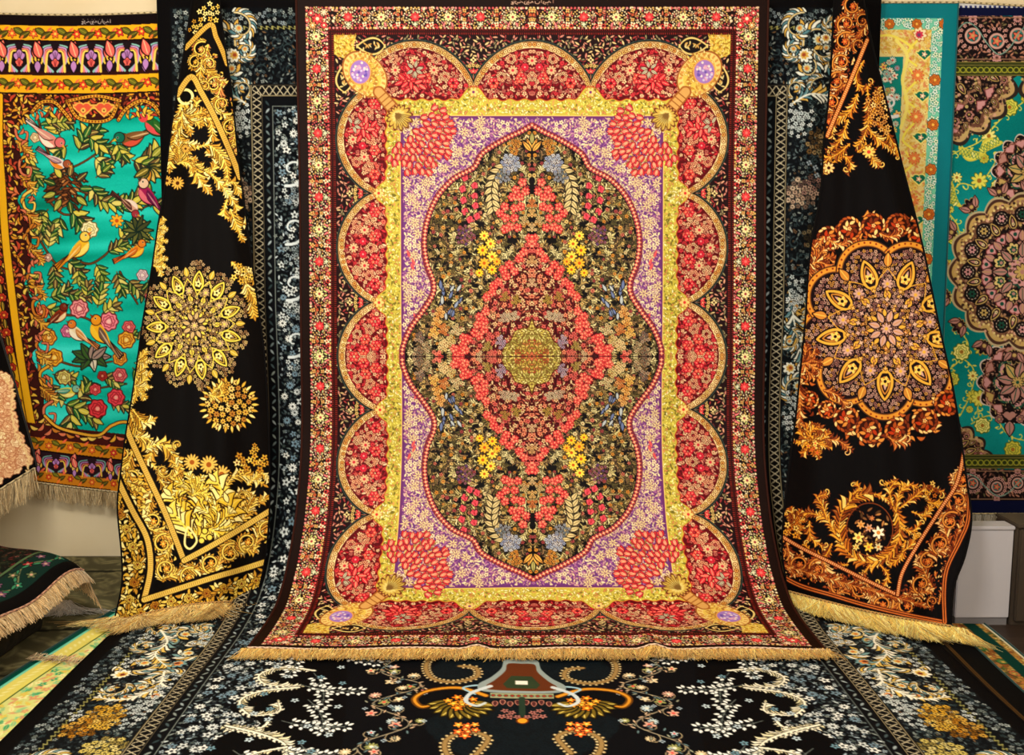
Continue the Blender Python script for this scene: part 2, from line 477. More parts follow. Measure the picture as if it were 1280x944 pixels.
        for x, y, r_ in ((60, 150, 6), (52, 140, 6.5), (62, 132, 7), (50, 124, 7), (60, 116, 7), (50, 108, 6), (44, 118, 5), (66, 104, 5)):
            cv.st(m_daisy, x, y, r_ + .8, R.random(), 1, R.choice([C(240, 190, 60), C(234, 170, 60), C(244, 206, 90)]), C(180, 90, 20), C(60, 36, 10), n=9)
        bunch(22, 262, 12, 2.6, 2.8, [C(214, 160, 80), C(190, 140, 70)], C(120, 60, 20), n=5)
        for q_ in (-.7, -.35, 0, .35, .7):
            cv.st(m_leaf, sin(q_) * 10, 258 + cos(q_) * 10 - 4, 8, pi / 2 - q_, 1, C(226, 170, 90), C(120, 60, 20), C(20, 10, 8))
        cv.st(m_leaf, 0, 272, 7, pi / 2, 1, C(176, 170, 110), C(80, 70, 40), C(20, 10, 8))
        for i in range(16):      # blue leaf sprays
            x, y = R.uniform(88, 116), R.uniform(48, 92)
            cv.st(m_leaf, x, y, R.uniform(4, 6), R.uniform(1, 2.2), 1, R.choice([C(140, 150, 170), C(170, 176, 176), C(110, 120, 150)]), None, C(20, 14, 16))
        for x, y, c_ in ((120, 44, C(220, 160, 84)), (112, 34, C(196, 130, 74)), (124, 30, C(226, 180, 100)), (116, 56, C(210, 150, 80)), (142, 24, C(120, 110, 100)), (134, 12, C(150, 140, 110)), (144, 6, C(130, 120, 100)), (118, 0, C(236, 96, 90)), (96, 34, C(190, 176, 130)), (103, 20, C(200, 180, 120)), (112, 14, C(214, 190, 130))):
            bunch(x, y, 8, 2.3, 3.0, [c_, mix(c_, C(255, 230, 180), .3)], C(110, 50, 30), m_daisy, n=6)
    # crimson heart of the medallion
    core = smooth([(0, 150), (14, 132), (26, 112), (44, 92), (58, 72), (66, 50), (78, 34), (92, 22), (100, 8), (100, 0)], 5) + [(-4, 0), (-4, 150)]
    dC = polyd(X, Y, np.array(core, np.float32))
    cv.area(dC, C(74, 10, 18))
    inC = pip(core)
    for x, y in scatter(lambda x, y: inC(x, y), 0, 0, 104, 150, 3.8, 51):
        cv.st(m_leaf, x, y, R.uniform(2, 3.4), R.random() * 6, 1, R.choice([C(196, 120, 96), C(206, 166, 126), C(150, 84, 66), C(120, 40, 44), C(220, 190, 144), C(150, 126, 86), C(100, 24, 30)]), None, C(60, 8, 14))
    for x, y in scatter(lambda x, y: inC(x, y), 0, 0, 104, 150, 9, 52):
        cv.st(m_flower, x, y, 3.6, R.random(), 1, R.choice([C(226, 150, 116), C(216, 190, 140), C(205, 110, 100)]), C(120, 30, 30), C(80, 10, 16))
    for x, y, c_ in ((30, 48, C(206, 196, 160)), (22, 50, C(206, 196, 160)), (36, 48, C(196, 180, 150)), (40, 20, C(186, 176, 186)), (36, 14, C(170, 160, 176)), (56, 12, C(170, 160, 90)), (52, 2, C(226, 130, 110)), (66, 0, C(216, 196, 150)), (20, 70, C(176, 160, 80)), (34, 74, C(176, 150, 80)), (0, 92, C(226, 196, 150)), (0, 120, C(216, 176, 120)), (0, 160, C(220, 196, 140)), (0, 178, C(226, 190, 120)), (0, 190, C(214, 140, 80)), (10, 168, C(206, 186, 130))):
        bunch(x, y, 7, 2.2, 2.6, [c_], C(110, 40, 40), n=5)
    CC = [(12, 216), (20, 207), (8, 205), (15, 198), (25, 198), (34, 186), (40, 178), (33, 172), (22, 184), (14, 186), (22, 172), (28, 161), (18, 160), (34, 158), (3, 147), (0, 140), (10, 130), (16, 122), (28, 114), (22, 106), (32, 100), (42, 93), (36, 108), (50, 80), (57, 74), (48, 88), (58, 56), (66, 50), (60, 44), (68, 40), (60, 34), (72, 30), (66, 26), (80, 22), (86, 14), (92, 8), (96, 0), (90, 2), (84, 8), (98, 10), (86, 24)]
    for x, y in CC:
        for q_ in range(5):
            a = q_ * 2 * pi / 5; cv.st(m_flower, x + cos(a) * 3.0, y + sin(a) * 3.0, 3.1, a + R.random(), 1, R.choice([C(232, 98, 90), C(220, 78, 80), C(228, 116, 102)]), C(255, 170, 130), C(120, 14, 24))
    # golden-green star
    P8 = smooth([(0, 48), (5, 36), (14, 34), (22, 30), (25, 22), (32, 14), (37, 6), (36, 0)], 6) + [(-3, 0), (-3, 48)]
    dS = polyd(X, Y, np.array(P8, np.float32))
    cv.area(dS - 1.3, C(90, 40, 20)); cv.area(dS, C(120, 100, 50))
    for x, y in scatter(pip(P8), 0, 0, 38, 48, 3.0, 55):
        cc = [C(236, 230, 150), C(214, 200, 110), C(150, 150, 80), C(196, 196, 120)] if x * x + y * y > 480 else [C(200, 120, 80), C(214, 190, 110), C(160, 70, 50), C(180, 160, 80)]
        cv.st(m_leaf, x, y, R.uniform(1.6, 2.6), R.random() * 6, 1, R.choice(cc), None, C(110, 80, 40))
    cv.st(m_flower, 0, 0, 6, 0, 1, C(190, 110, 80), C(90, 50, 20), C(90, 60, 30), n=4)
    cv.clip = None
    # corner ovals, necks, bouquets
    ox, oy = MW - 84, MH - 95
    tri = [(MW - 46, MH - 46), (MW - 74, MH - 46), (MW - 70, MH - 62), (MW - 78, MH - 80), (MW - 60, MH - 76), (MW - 46, MH - 70)]
    cv.poly(tri, C(214, 186, 96))
    for x, y in scatter(pip(tri), MW - 80, MH - 84, MW, MH, 3.2, 61):
        cv.st(m_leaf, x, y, 2.2, R.random() * 6, 1, R.choice([C(240, 220, 120), C(226, 170, 80), C(150, 120, 50), C(236, 210, 150)]), None, C(150, 110, 40))
    for (cx, cy_, aa) in ((MW - 92, MH - 60, 0), (MW - 58, MH - 100, 1.57)):
        cv.st(m_leaf, cx, cy_, 16, aa, 1, C(30, 16, 12), None, C(214, 186, 120), w=.55)
        for i in range(14):
            t = R.uniform(-11, 11); cv.st(m_leaf, cx + cos(aa) * t + R.uniform(-4, 4) * sin(aa), cy_ + sin(aa) * t + R.uniform(-4, 4) * cos(aa), 3, R.random() * 6, 1, R.choice([C(206, 186, 130), C(190, 150, 90)]), None, None)
    def ell(cx, cy_, a, b, ang):
        c, n = cos(ang), sin(ang)
        u, v = (X - cx) * c + (Y - cy_) * n, -(X - cx) * n + (Y - cy_) * c
        r = np.hypot(u / a, v / b); return (r - 1) * min(a, b), np.arctan2(v / b, u / a)
    dE, tE = ell(ox, oy, 33, 24, math.atan2(1.1, 1))
    cv.area(dE, C(150, 96, 50)); cv.area(dE + 1.6, C(222, 190, 120))
    m = (dE < -2.4) & (dE > -6) & (np.sin(tE * 22) > .2); cv.a[m] = C(196, 140, 80)
    cv.area(dE + 7, C(214, 178, 92))
    for i in range(150):
        a = R.random() * 6.3; rr = R.uniform(.2, 1.02)
        x, y = ox + cos(a) * 22 * rr, oy + sin(a) * 28 * rr
        cv.st(m_leaf, x, y, 2.4, R.random() * 6, 1, R.choice([C(240, 214, 120), C(190, 140, 60), C(226, 190, 100), C(240, 220, 150), C(170, 130, 70)]), None, C(140, 90, 40))
    dE, tE = ell(ox + 6, oy + 3, 12.5, 14.5, 0)
    cv.area(dE - 1.5, C(214, 150, 90)); cv.area(dE, C(150, 120, 176))
    for i in range(38):
        a = R.random() * 6.3; rr = R.random() ** .5
        cv.st(m_dot, ox + 6 + cos(a) * 10 * rr, oy + 3 + sin(a) * 12 * rr, 1.5, 0, 1, R.choice([C(206, 150, 170), C(226, 206, 190), C(110, 90, 160), C(190, 180, 206)]))
    nx, ny = ox - 17, oy - 22
    cv.stroke([(nx, ny), (nx - 22, ny - 26)], 15, C(150, 96, 44), 17); cv.stroke([(nx, ny), (nx - 20, ny - 24)], 11, C(196, 150, 94), 13)
    for i in range(5):
        x, y = nx - 4 - i * 4, ny - 5 - i * 4.8
        cv.stroke([(x - 6, y + 5), (x + 6, y - 5)], 1.2, C(140, 90, 40))
    vx, vy = nx - 27, ny - 33
    cv.st(m_palm, vx + 4, vy + 4, 21, math.atan2(-1.15, -1) , 1, C(190, 160, 84), C(206, 186, 116), C(150, 110, 60), C(110, 60, 30), n=14)
    for q_ in range(9):
        a = math.atan2(-1.15, -1) + (q_ - 4) * .26
        cv.stroke([(vx + 6, vy + 6), (vx + cos(a) * 15, vy + sin(a) * 15)], 1.0, C(120, 96, 50))
    bx_, by_ = 140, 268
    tul = scatter(lambda x, y: ((x - 146) / 46) ** 2 + ((y - 274) / 47) ** 2 < 1 and (x - vx) ** 2 + (y - vy) ** 2 > 200 and (x + y * .88 < 400), 90, 215, 200, 330, 9.6, 63, .2)
    for x, y in tul:
        for i in range(2): cv.st(m_leaf, x + R.uniform(-5, 5), y + R.uniform(-5, 5), 4, R.random() * 6, 1, R.choice([C(206, 176, 110), C(150, 120, 70)]), None, None)
    for x, y in tul:
        a = math.atan2(y - vy, x - vx) + R.uniform(-.5, .5)
        for da, cc in ((.75, C(222, 70, 70)), (-.75, C(232, 84, 78)), (0, C(246, 126, 104))):
            cv.st(m_leaf, x + cos(a + da) * 2.4, y + sin(a + da) * 2.4, 4.6, a + da * .7, 1, cc, None, C(110, 16, 44), w=.5)
        for da in (-.3, .3): cv.stroke([(x, y), (x + cos(a + da) * 5, y + sin(a + da) * 5)], .5, C(255, 190, 150))
    for cx, cy_ in ((150, 343), (210, 284)):
        for q_ in range(14):
            a = q_ * 2.4; rr = 4.6 * math.sqrt(q_)
            cv.st(m_leaf, cx + cos(a) * rr, cy_ + sin(a) * rr, 5.4, a + R.uniform(-.6, .6), 1, R.choice([coral, C(244, 96, 90), C(226, 60, 70)]), C(255, 190, 150), maroon, w=.45)
        ux = 1 if cx > 200 else -1
        for q_ in range(9):
            a = R.random() * 6.3
            cv.st(m_leaf, cx + (14 if cx > 200 else -4) + cos(a) * 7, cy_ + (4 if cx > 200 else 14) + sin(a) * 7, 4.6, a, 1, C(186, 180, 150), C(90, 90, 80), maroon, w=.4)
    # mirror the quarter to the full rug
    a = cv.a
    top = np.concatenate([a[:, :0:-1], a], 1)
    full = np.concatenate([top[:0:-1], top], 0)
    F_ = Cv(-MW, -MH, MW, MH, k, blk); F_.a = np.ascontiguousarray(full[:F_.H, :F_.W]); F_.H, F_.W = F_.a.shape[:2]
    # woven signature in the top band
    sig(F_, 0, -MH + 5.2, 52, 5.5, C(190, 160, 140), 5)
    return F_

def sig(cv, cx, cy, w, h, col, seed, wd=.8):
    """small woven script cartouche: right-to-left letter strokes and dots"""
    # strokes in a unit box; letters of a short Persian-style line (alef, ya, ra, alef, nun ...)
    G = [[(0, 0), (0, 1)], [(.06, .9), (.10, .55), (.13, .9), (.2, .9)], [(.22, .5), (.24, 1.1), (.18, 1.35)],
         [(.28, 0), (.28, .9)], [(.32, .6), (.35, 1.2), (.42, 1.1), (.43, .5)], [(.48, .9), (.5, .5), (.53, .9), (.6, .9), (.58, .4)],
         [(.62, .6), (.63, 1.2), (.58, 1.4)], [(.67, .5), (.69, 1.2), (.64, 1.4)], [(.72, .9), (.76, .6), (.8, .9), (.86, .9)],
         [(.88, .5), (.91, .55), (.9, 1.1), (.85, 1.35)], [(.93, .7), (.99, .7), (.94, 1.1), (1., 1.3), (.95, 1.4)]]
    for g in G:
        P = smooth([(cx + w / 2 - p[0] * w, cy - h / 2 + p[1] * h * .75) for p in g], 4) if len(g) > 2 else [(cx + w / 2 - p[0] * w, cy - h / 2 + p[1] * h * .75) for p in g]
        cv.stroke(P, wd, col)
    for x in (.1, .13, .375, .55, .64, .78, .93, .96):
        cv.st(m_dot, cx + w / 2 - x * w, cy - h * (.45 if x != .13 else -.6) , wd * .55, 0, 1, col)
# ---------------------------------------------------------------------------
#  Design 2: dark navy rug (hangs behind, runs out over the floor). 1 unit = 1/295 m
#  x: 0 centre .. 446 edge, y: 0 top edge .. 1260 near end; drawn as a half, mirrored
# ---------------------------------------------------------------------------
NAVY, NB = C(9, 12, 17), C(5, 6, 8)
WH = [C(226, 232, 226), C(200, 210, 208), C(160, 174, 180), C(240, 238, 224)]
GY = [C(112, 124, 124), C(84, 98, 100), C(136, 144, 138), C(60, 76, 78)]

def wreathband(cv, pts, r, cols, o, ctr):
    for x, y, a in along(smooth(pts, 6), r * .2):
        t = R.uniform(-1.1, 1.1) * r
        cv.st(m_leaf, x - sin(a) * t, y + cos(a) * t, r * R.uniform(.2, .34), R.random() * 6.3, R.choice([1, -1]), R.choice(cols), None, o, w=.42, b=.5, E=1.4)
    for x, y in pts:
        cv.st(m_dot, x, y, r * .98, 0, 1, o)
        Q = [(x + cos(t) * r * .86, y + sin(t) * r * .86) for t in np.linspace(0, 2 * pi, 26)]
        cv.stroke(Q, r * .12, cols[0])
        for i in range(16):
            t = i * 2 * pi / 16; cv.st(m_leaf, x + cos(t) * r * .84, y + sin(t) * r * .84, r * .24, t + 1.9, 1, R.choice(cols), None, o, w=.4)
        for i in range(12):
            t = i * 2.4; q = r * .17 * math.sqrt(i)
            cv.st(m_leaf, x + cos(t) * q, y + sin(t) * q, r * .26, t + .6, 1, R.choice(cols + [ctr, ctr]), None, o, w=.5)
        cv.st(m_flower, x, y, r * .2, 0, 1, cols[2], ctr, o)

def wcluster(cv, x, y, cnt, sp, r, cols, ctr, o=NB, fn=m_flower, **kw):
    for i in range(cnt):
        a = i * 2.4 + x; q = sp * math.sqrt(i)
        cv.st(fn, x + cos(a) * q, y + sin(a) * q, r * R.uniform(.85, 1.1), a, 1, R.choice(cols), ctr, o, **kw)

def bigscroll(cv, x, y, s, a, sg, pal):
    """large acanthus C-scroll with a fan palmette inside"""
    white, gold, teal = pal
    P = curl(x, y, s, a, .95, sg, 26)
    for i, (px, py, h) in enumerate(along(P, s * .18)):
        L = s * .46 * (1 - .012 * i)
        aa = h - sg * .95
        cv.st(m_leaf, px + cos(aa) * L * .6, py + sin(aa) * L * .6, L * .8, aa + sg * .4, 1, (white, gold, white, teal)[i % 4], None, NB, w=.4)
    cv.stroke(P, s * .16, NB, s * .06); cv.stroke(P, s * .11, white, s * .04); cv.stroke(P, s * .05, gold, s * .02)
    cv.st(m_palm, x, y, s * .42, a + 2, 1, mix(white, teal, .35), gold, C(190, 110, 70), NB, n=11)

def design_navy():
    k = 1.55
    R.seed(5)
    cv = Cv(0, 0, 452, 1260, k, NAVY)
    X, Y = cv.XY()
    cv.area(333 - X, C(16, 20, 24))
    T = np.minimum(446 - X, Y - 4)              # inset from the outer edge
    e = lambda x, y: min(446 - x, y - 4)
    vis = lambda x, y: x > 270 or y > 830
    # field millefleur
    for x, y in scatter(lambda x, y: vis(x, y) and e(x, y) > 140 and not (y > 700 and x < 205), 0, 100, 320, 1260, 5.6, 1):
        c = R.choice(GY + WH[1:3] + [C(60, 70, 76)] * 2)
        if R.random() < .5: cv.st(m_flower, x, y, R.uniform(2, 3.3), R.random() * 6, 1, c, C(90, 90, 80), NB)
        else: cv.st(m_leaf, x, y, R.uniform(2.2, 3.6), R.random() * 6, 1, c, None, None)
    for x, y in scatter(lambda x, y: vis(x, y) and e(x, y) > 146 and not (y > 700 and x < 205), 0, 100, 320, 1260, 15, 2):
        cv.st(m_daisy if R.random() < .4 else m_flower, x, y, R.uniform(4.5, 6.5), R.random() * 6, 1, R.choice([C(226, 228, 216), C(120, 140, 150), C(200, 206, 200)]), C(60, 60, 60), NB)
    # main border
    def in_b(x, y): return 44 < e(x, y) < 112
    for x, y in scatter(in_b, 0, 0, 446, 1260, 5.4, 3):
        c = R.choice(GY + [C(40, 50, 54)] * 4 + [C(120, 96, 70), C(150, 156, 150)])
        if R.random() < .45: cv.st(m_cross if R.random() < .4 else m_flower, x, y, R.uniform(1.8, 3), R.random() * 6, 1, c, *([] if 0 else [NB]))
        else: cv.st(m_leaf, x, y, R.uniform(2, 3.4), R.random() * 6, 1, c, None, None)
    for x, y in scatter(lambda x, y: 48 < e(x, y) < 108, 0, 0, 446, 1260, 21, 4):
        cv.stroke(curl(x, y, R.uniform(6, 9), R.random() * 6, 1.2, R.choice([1, -1])), 1.1, C(60, 76, 78))
    # outer minor border
    for x, y in scatter(lambda x, y: 17 < e(x, y) < 36, 0, 0, 446, 1260, 6.0, 6):
        cv.st(m_flower, x, y, R.uniform(2.4, 3.8), R.random() * 6, 1, R.choice(GY + [C(150, 162, 166), C(176, 184, 180)]), C(40, 44, 50), NB)
    cv.area(np.abs(T - 40) - 2.6, C(24, 26, 22))
    zz = (np.abs(T - 40 - 1.6 * np.sin((X + Y) * .9)) < 1.0); cv.a[zz] = C(150, 146, 96)
    P = (C(222, 224, 206), C(200, 160, 86), C(96, 130, 136))
    P2 = (C(236, 232, 206), C(214, 176, 96), C(120, 150, 150))
    bs = lambda x, y, s, a, sg: bigscroll(cv, x, y, s, a, sg, P2 if y > 760 else P)
    # corner scrolls (top), wall run, floor run
    for x, y, s, a, sg in ((372, 60, 26, 2, 1), (346, 44, 20, 5, -1), (392, 92, 20, .5, -1), (356, 96, 22, 3.6, 1), (388, 40, 14, 1, 1),
                           (360, 420, 24, 1, 1), (374, 470, 22, 4, -1), (356, 505, 20, 2, 1),
                           (366, 860, 26, 2, 1), (346, 905, 24, 5, -1), (384, 930, 24, .5, 1), (352, 968, 22, 3, 1), (380, 1180, 28, 3, 1), (350, 1220, 24, 0, -1)):
        bs(x, y, s, a, sg)
    for x, y, s, a, sg in ((392, 845, 16, 0, 1), (350, 842, 15, 2, -1), (366, 985, 20, 1, 1), (392, 990, 15, 4, -1), (398, 890, 14, 2, -1), (346, 1130, 18, 2, 1), (390, 1120, 18, 0, -1)): bs(x, y, s, a, sg)
    for x, y, r_, a in ((372, 876, 13, .4), (350, 930, 13, 2.2), (394, 958, 14, -.6), (370, 1004, 12, 1.2), (346, 1004, 10, 3)):
        cv.st(m_palm, x, y, r_, a, 1, R.choice([P2[0], P2[2]]), R.choice([P2[1], C(214, 140, 80)]), C(120, 60, 40), NB, n=9)
    frond(cv, smooth([(396, 850), (378, 880), (380, 910), (356, 940)], 6), 9, [P2[0], P2[1], P2[2]], 2.6, 5, o=NB)
    frond(cv, smooth([(356, 950), (350, 985), (370, 1010), (398, 1006)], 6), 8, [P2[0], P2[1], P2[0]], 2.6, 5, o=NB)
    frond(cv, smooth([(340, 380), (352, 440), (372, 500)], 6), 10, [P[0], P[1], P[2]], 2.2, 5, o=NB)
    for x, y, s, a, sg in ((350, 400, 14, 1, -1), (386, 440, 16, 3, 1), (342, 445, 15, 5, 1), (380, 505, 15, 0, 1), (340, 70, 16, 0, 1), (380, 70, 15, 3, -1), (398, 60, 12, 1, 1), (345, 120, 13, 2, 1), (372, 120, 14, 5, -1)): bs(x, y, s, a, sg)
    for x, y, r_, a in ((352, 78, 13, .4), (380, 56, 10, 2), (362, 440, 13, 1), (346, 480, 12, 2.6), (394, 110, 10, 0)): cv.st(m_palm, x, y, r_, a, 1, P[0], P[1], C(150, 80, 50), NB, n=9)
    frond(cv, smooth([(340, 140), (362, 128), (396, 130), (402, 110)], 6), 10, [P[0], P[1], P[2]], 2.4, 6, o=NB)
    for x, y in ((344, 150), (348, 162), (352, 172), (340, 170), (360, 158), (348, 372), (350, 386), (346, 396), (350, 520), (354, 534), (346, 546), (350, 560), (344, 860), (340, 880), (342, 1010), (350, 1030), (340, 960), (398, 930), (404, 870), (400, 1040), (344, 988), (348, 1020), (346, 1040), (360, 1030), (350, 1058)):
        wcluster(cv, x, y, 7, 4.4, 3.5, [C(226, 232, 226), C(200, 210, 206)], C(60, 70, 70))
    for x, y, n, c in ((376, 190, 26, C(120, 96, 60)), (388, 200, 18, C(90, 80, 56)), (352, 256, 30, C(176, 150, 130)), (364, 246, 14, C(150, 120, 110)), (376, 310, 30, C(84, 72, 50)), (392, 380, 16, C(120, 100, 70)), (380, 600, 30, C(96, 96, 92)), (356, 640, 26, C(96, 80, 76)), (366, 700, 20, C(70, 84, 90)), (372, 760, 26, C(150, 150, 140)), (378, 1040, 30, C(214, 164, 60)), (386, 1062, 30, C(190, 136, 40)), (370, 1056, 14, C(226, 180, 80)), (352, 1100, 28, C(206, 186, 110))):
        wcluster(cv, x, y, n, 3.6, 4.0, [c, mix(c, C(255, 240, 200), .25), mix(c, NB, .3)], mix(c, NB, .7), fn=m_daisy if n > 20 else m_flower)
    for x, y in ((362, 216), (370, 222), (380, 218), (390, 226), (372, 232), (396, 214), (404, 222)): cv.st(m_cross, x, y, 4, .3, 1, C(150, 160, 166))
    # lattice guard stripe
    L = np.abs(T - 119.5)
    cv.area(L - 8.2, C(16, 14, 14))
    s_ = np.where(446 - X < Y - 4, Y, X)
    q = (s_ / 7.6) % 1; t = (T - 113) / 13.
    la = np.abs(((s_ / 9.0 + t * 1.0) % 1) - .5); lb = np.abs(((s_ / 9.0 - t * 1.0) % 1) - .5)
    m = (np.minimum(la, lb) < .085) & (L < 5.6); cv.a[m] = C(176, 166, 140)
    m = (np.abs(L - 6.6) < .45); cv.a[m] = C(140, 130, 104)
    # inner narrow guard
    cv.area(np.abs(T - 133) - 5, C(12, 14, 18))
    for i in range(120):
        y = 140 + i * 9.4
        cv.st(m_leaf, 446 - 133, y, 4.2, .9 if i % 2 else 2.2, 1, R.choice(GY + [C(150, 160, 160)]), None, None)
    cv.area(np.abs(T - 139.5) - .6, C(120, 126, 120))
    # black outer edge
    cv.area(T - 15, C(9, 7, 8))
    # wall, white arabesque beside the centre rug
    for y in (225, 300, 372, 446): 
        cv.stroke(curl(284, y, 22, 1.2, 1.0, 1), 4, C(206, 214, 210), 1.5)
        wcluster(cv, 284, y + 36, 8, 5, 4, [C(200, 206, 200), C(150, 160, 160)], NB)
    # ---- floor: black panel with white budding branches, bounded by cream scrolls
    pan = smooth([(236, 930), (262, 960), (226, 984), (250, 1006), (268, 1030), (232, 1056), (262, 1080), (262, 1130), (240, 1190), (250, 1260), (158, 1260), (150, 1140), (160, 1040), (172, 960), (190, 880), (230, 860)], 5, True)
    cv.poly(pan, C(6, 6, 8))
    for P_ in ([(206, 950), (240, 944), (258, 962), (246, 982), (214, 984)], [(214, 986), (248, 996), (262, 1016), (246, 1040), (222, 1034), (226, 1016)],
               [(226, 1046), (232, 1064), (262, 1060), (226, 1078)], [(262, 1060), (226, 1074), (200, 1096), (196, 1140)], [(200, 1096), (230, 1110), (252, 1150)]):
        frond(cv, smooth(P_, 8), 7.5, [C(240, 232, 200), C(226, 214, 170)], 4.2, 4.0, both=False, o=NB, lean=.9, taper=.3)
        frond(cv, smooth(P_, 8), 4, [C(240, 232, 200)], 3.0, 6, both=False, o=NB, lean=-.9, taper=.3)
    for i, (x0, y0, a0, ln) in enumerate(((206, 955, 2.2, 70), (214, 980, 2.6, 60), (200, 1010, 2.3, 66), (215, 1050, 2.6, 60), (190, 1090, 2.2, 60), (200, 900, 2.3, 60), (176, 1130, 1.9, 60), (206, 1100, 2.6, 50), (236, 900, 2.0, 60), (244, 1100, 2.3, 70))):
        x, y, a = x0, y0, a0
        P_ = [(x, y)]
        for j in range(6):
            a += .09 * (1 if i % 2 else -1); x += cos(a) * ln / 6; y += sin(a) * ln / 6; P_.append((x, y))
        cv.stroke(P_, 1.0, C(120, 126, 120))
        for j, (px, py) in enumerate(P_[1:]):
            for sd in (-1, 1):
                b = a + sd * .95
                for m_ in (1,):
                    cv.stroke([(px, py), (px + cos(b) * 5, py + sin(b) * 5)], .8, C(120, 126, 120))
                    for db in (-.35, .35): cv.st(m_leaf, px + cos(b + db) * 7, py + sin(b + db) * 7, 3.0, b + db, 1, C(236, 238, 226), None, NB, w=.6)
    for x, y in scatter(pip(pan), 150, 870, 270, 1260, 34, 8): cv.st(m_flower, x, y, 4.6, R.random(), 1, R.choice([C(190, 206, 210), C(120, 150, 160)]), C(60, 60, 60), NB)
    # black gap, then flowering vine
    for x, y in scatter(lambda x, y: x < 150 and y > 840, 0, 840, 152, 1260, 26, 9):
        pass
    vine = [(150, 860), (120, 900), (140, 950), (96, 985), (138, 1020), (100, 1060), (140, 1100), (96, 1150), (130, 1200), (90, 1250)]
    V = smooth(vine, 8)
    cv.stroke(V, 1.6, C(150, 140, 120))
    for i, (x, y, a) in enumerate(along(V, 13)):
        sd = 1 if i % 2 else -1
        P_ = curl(x + cos(a + sd * 1.5) * 10, y + sin(a + sd * 1.5) * 10, 10, a - sd * 1.5, .7, sd, 12)
        cv.stroke(P_, 1.1, C(166, 150, 120))
        c = R.choice([C(206, 160, 140), C(190, 120, 110), C(180, 196, 196), C(214, 190, 150), C(150, 150, 100)])
        cv.st(R.choice([m_daisy, m_flower, m_flower]), P_[-1][0], P_[-1][1], R.uniform(4.5, 7.5), R.random() * 6, 1, c, C(220, 90, 80) if R.random() < .4 else C(230, 220, 190), NB)
        for q_ in range(3): cv.st(m_leaf, x + R.uniform(-9, 9), y + R.uniform(-9, 9), 3.2, R.random() * 6, 1, R.choice([C(150, 150, 130), C(200, 170, 140), C(110, 130, 130)]), None, NB)
        if i % 2: cv.st(m_cross, x + R.uniform(-14, 14), y + R.uniform(-14, 14), 3.2, 0, 1, C(170, 184, 190))
    # teal-black heart with gold-edged scrolls
    heart = smooth([(0, 880), (60, 890), (84, 930), (88, 965), (70, 985), (40, 982), (60, 1020), (86, 1060), (60, 1100), (30, 1130), (60, 1180), (40, 1260), (0, 1260)], 6) + [(-8, 1260), (-8, 880)]
    cv.poly(heart, C(11, 22, 27))
    for x, y in scatter(pip(heart), 0, 880, 90, 1260, 5, 10): cv.st(m_ring, x, y, R.uniform(2, 3), 0, 1, C(20, 34, 40), w=.2)
    for P_ in ([(84, 905), (96, 935), (88, 968), (66, 978), (44, 966), (46, 946), (62, 942)], [(40, 1108), (30, 1080), (50, 1070), (66, 1086), (62, 1110), (46, 1124)]):
        S_ = smooth(P_, 8)
        cv.stroke(S_, 6, C(90, 70, 40)); cv.stroke(S_, 4, C(150, 126, 84))
        for x, y, a in along(S_, 5.4): 
            for sd in (1, -1): cv.st(m_dot, x + cos(a + sd * 1.57) * 3.6, y + sin(a + sd * 1.57) * 3.6, 1.9, 0, 1, C(206, 186, 140), C(70, 50, 30))
    S_ = smooth([(34, 1004), (60, 990), (88, 996), (100, 1012), (92, 1028), (78, 1020)], 8)
    cv.stroke(S_, 7, C(110, 74, 20)); cv.stroke(S_, 4.4, C(206, 142, 50), 2); 
    S_ = smooth([(26, 994), (40, 984), (56, 990), (44, 1002)], 8); cv.stroke(S_, 4, C(150, 180, 190), 2)
    for i in range(11):
        a = .15 + i * .285; cv.st(m_leaf, 56 + cos(a) * 19, 1018 + sin(a) * 19, 13, a, 1, C(120, 104, 40), C(214, 190, 110), C(30, 24, 10), w=.42)
    wcluster(cv, 56, 1018, 9, 4.6, 6, [C(226, 150, 50), C(206, 120, 30)], C(250, 200, 90))
    wcluster(cv, 50, 1066, 8, 4.4, 5.5, [C(240, 150, 60), C(220, 110, 50)], C(255, 210, 120))
    for i in range(5): cv.st(m_daisy, 22 + i * 6, 1160 + i * 7, 6, i, 1, C(214, 170, 90), C(150, 60, 30), NB)
    # lantern / vase on the axis
    cv.poly(smooth([(-4, 925), (16, 925), (20, 946), (30, 966), (42, 982), (36, 996), (-4, 998)], 5), C(140, 150, 146))
    cv.poly(smooth([(-4, 935), (13, 935), (16, 952), (26, 972), (34, 984), (30, 992), (-4, 993)], 5), C(104, 60, 30))
    cv.poly([(-2, 962), (10, 962), (18, 980), (14, 988), (-2, 988)], C(60, 74, 50))
    cv.poly([(-2, 972), (6, 972), (6, 980), (-2, 980)], C(226, 220, 200))
    cv.poly([(-2, 998), (30, 998), (30, 1008), (-2, 1008)], C(150, 150, 120)); 
    for i in range(5): cv.st(m_dot, 3 + i * 6, 1003, 2.4, 0, 1, C(160, 60, 40), C(60, 90, 70))
    cv.stroke(smooth([(30, 985), (48, 1000), (52, 1016), (42, 1024), (34, 1018)], 6), 5, C(186, 196, 196), 3)
    for i in range(4): cv.st(m_drop, 4 + i * 7, 1016 + (i % 2) * 3, 6, pi / 2, 1, C(190, 140, 120), C(90, 50, 50), None, NB)
    cv.stroke([(0, 1008), (0, 1040)], 6, C(50, 70, 54)); wcluster(cv, 12, 1040, 6, 4, 4.5, [C(170, 120, 110)], C(90, 50, 50))
    cv.st(m_dot, 0, 1050, 6, 0, 1, C(226, 150, 50), C(110, 60, 20))
    full = np.concatenate([cv.a[:, :0:-1], cv.a], 1)
    F_ = Cv(-452, 0, 452, 1260, k, NB); F_.a = full; F_.H, F_.W = full.shape[:2]
    return F_

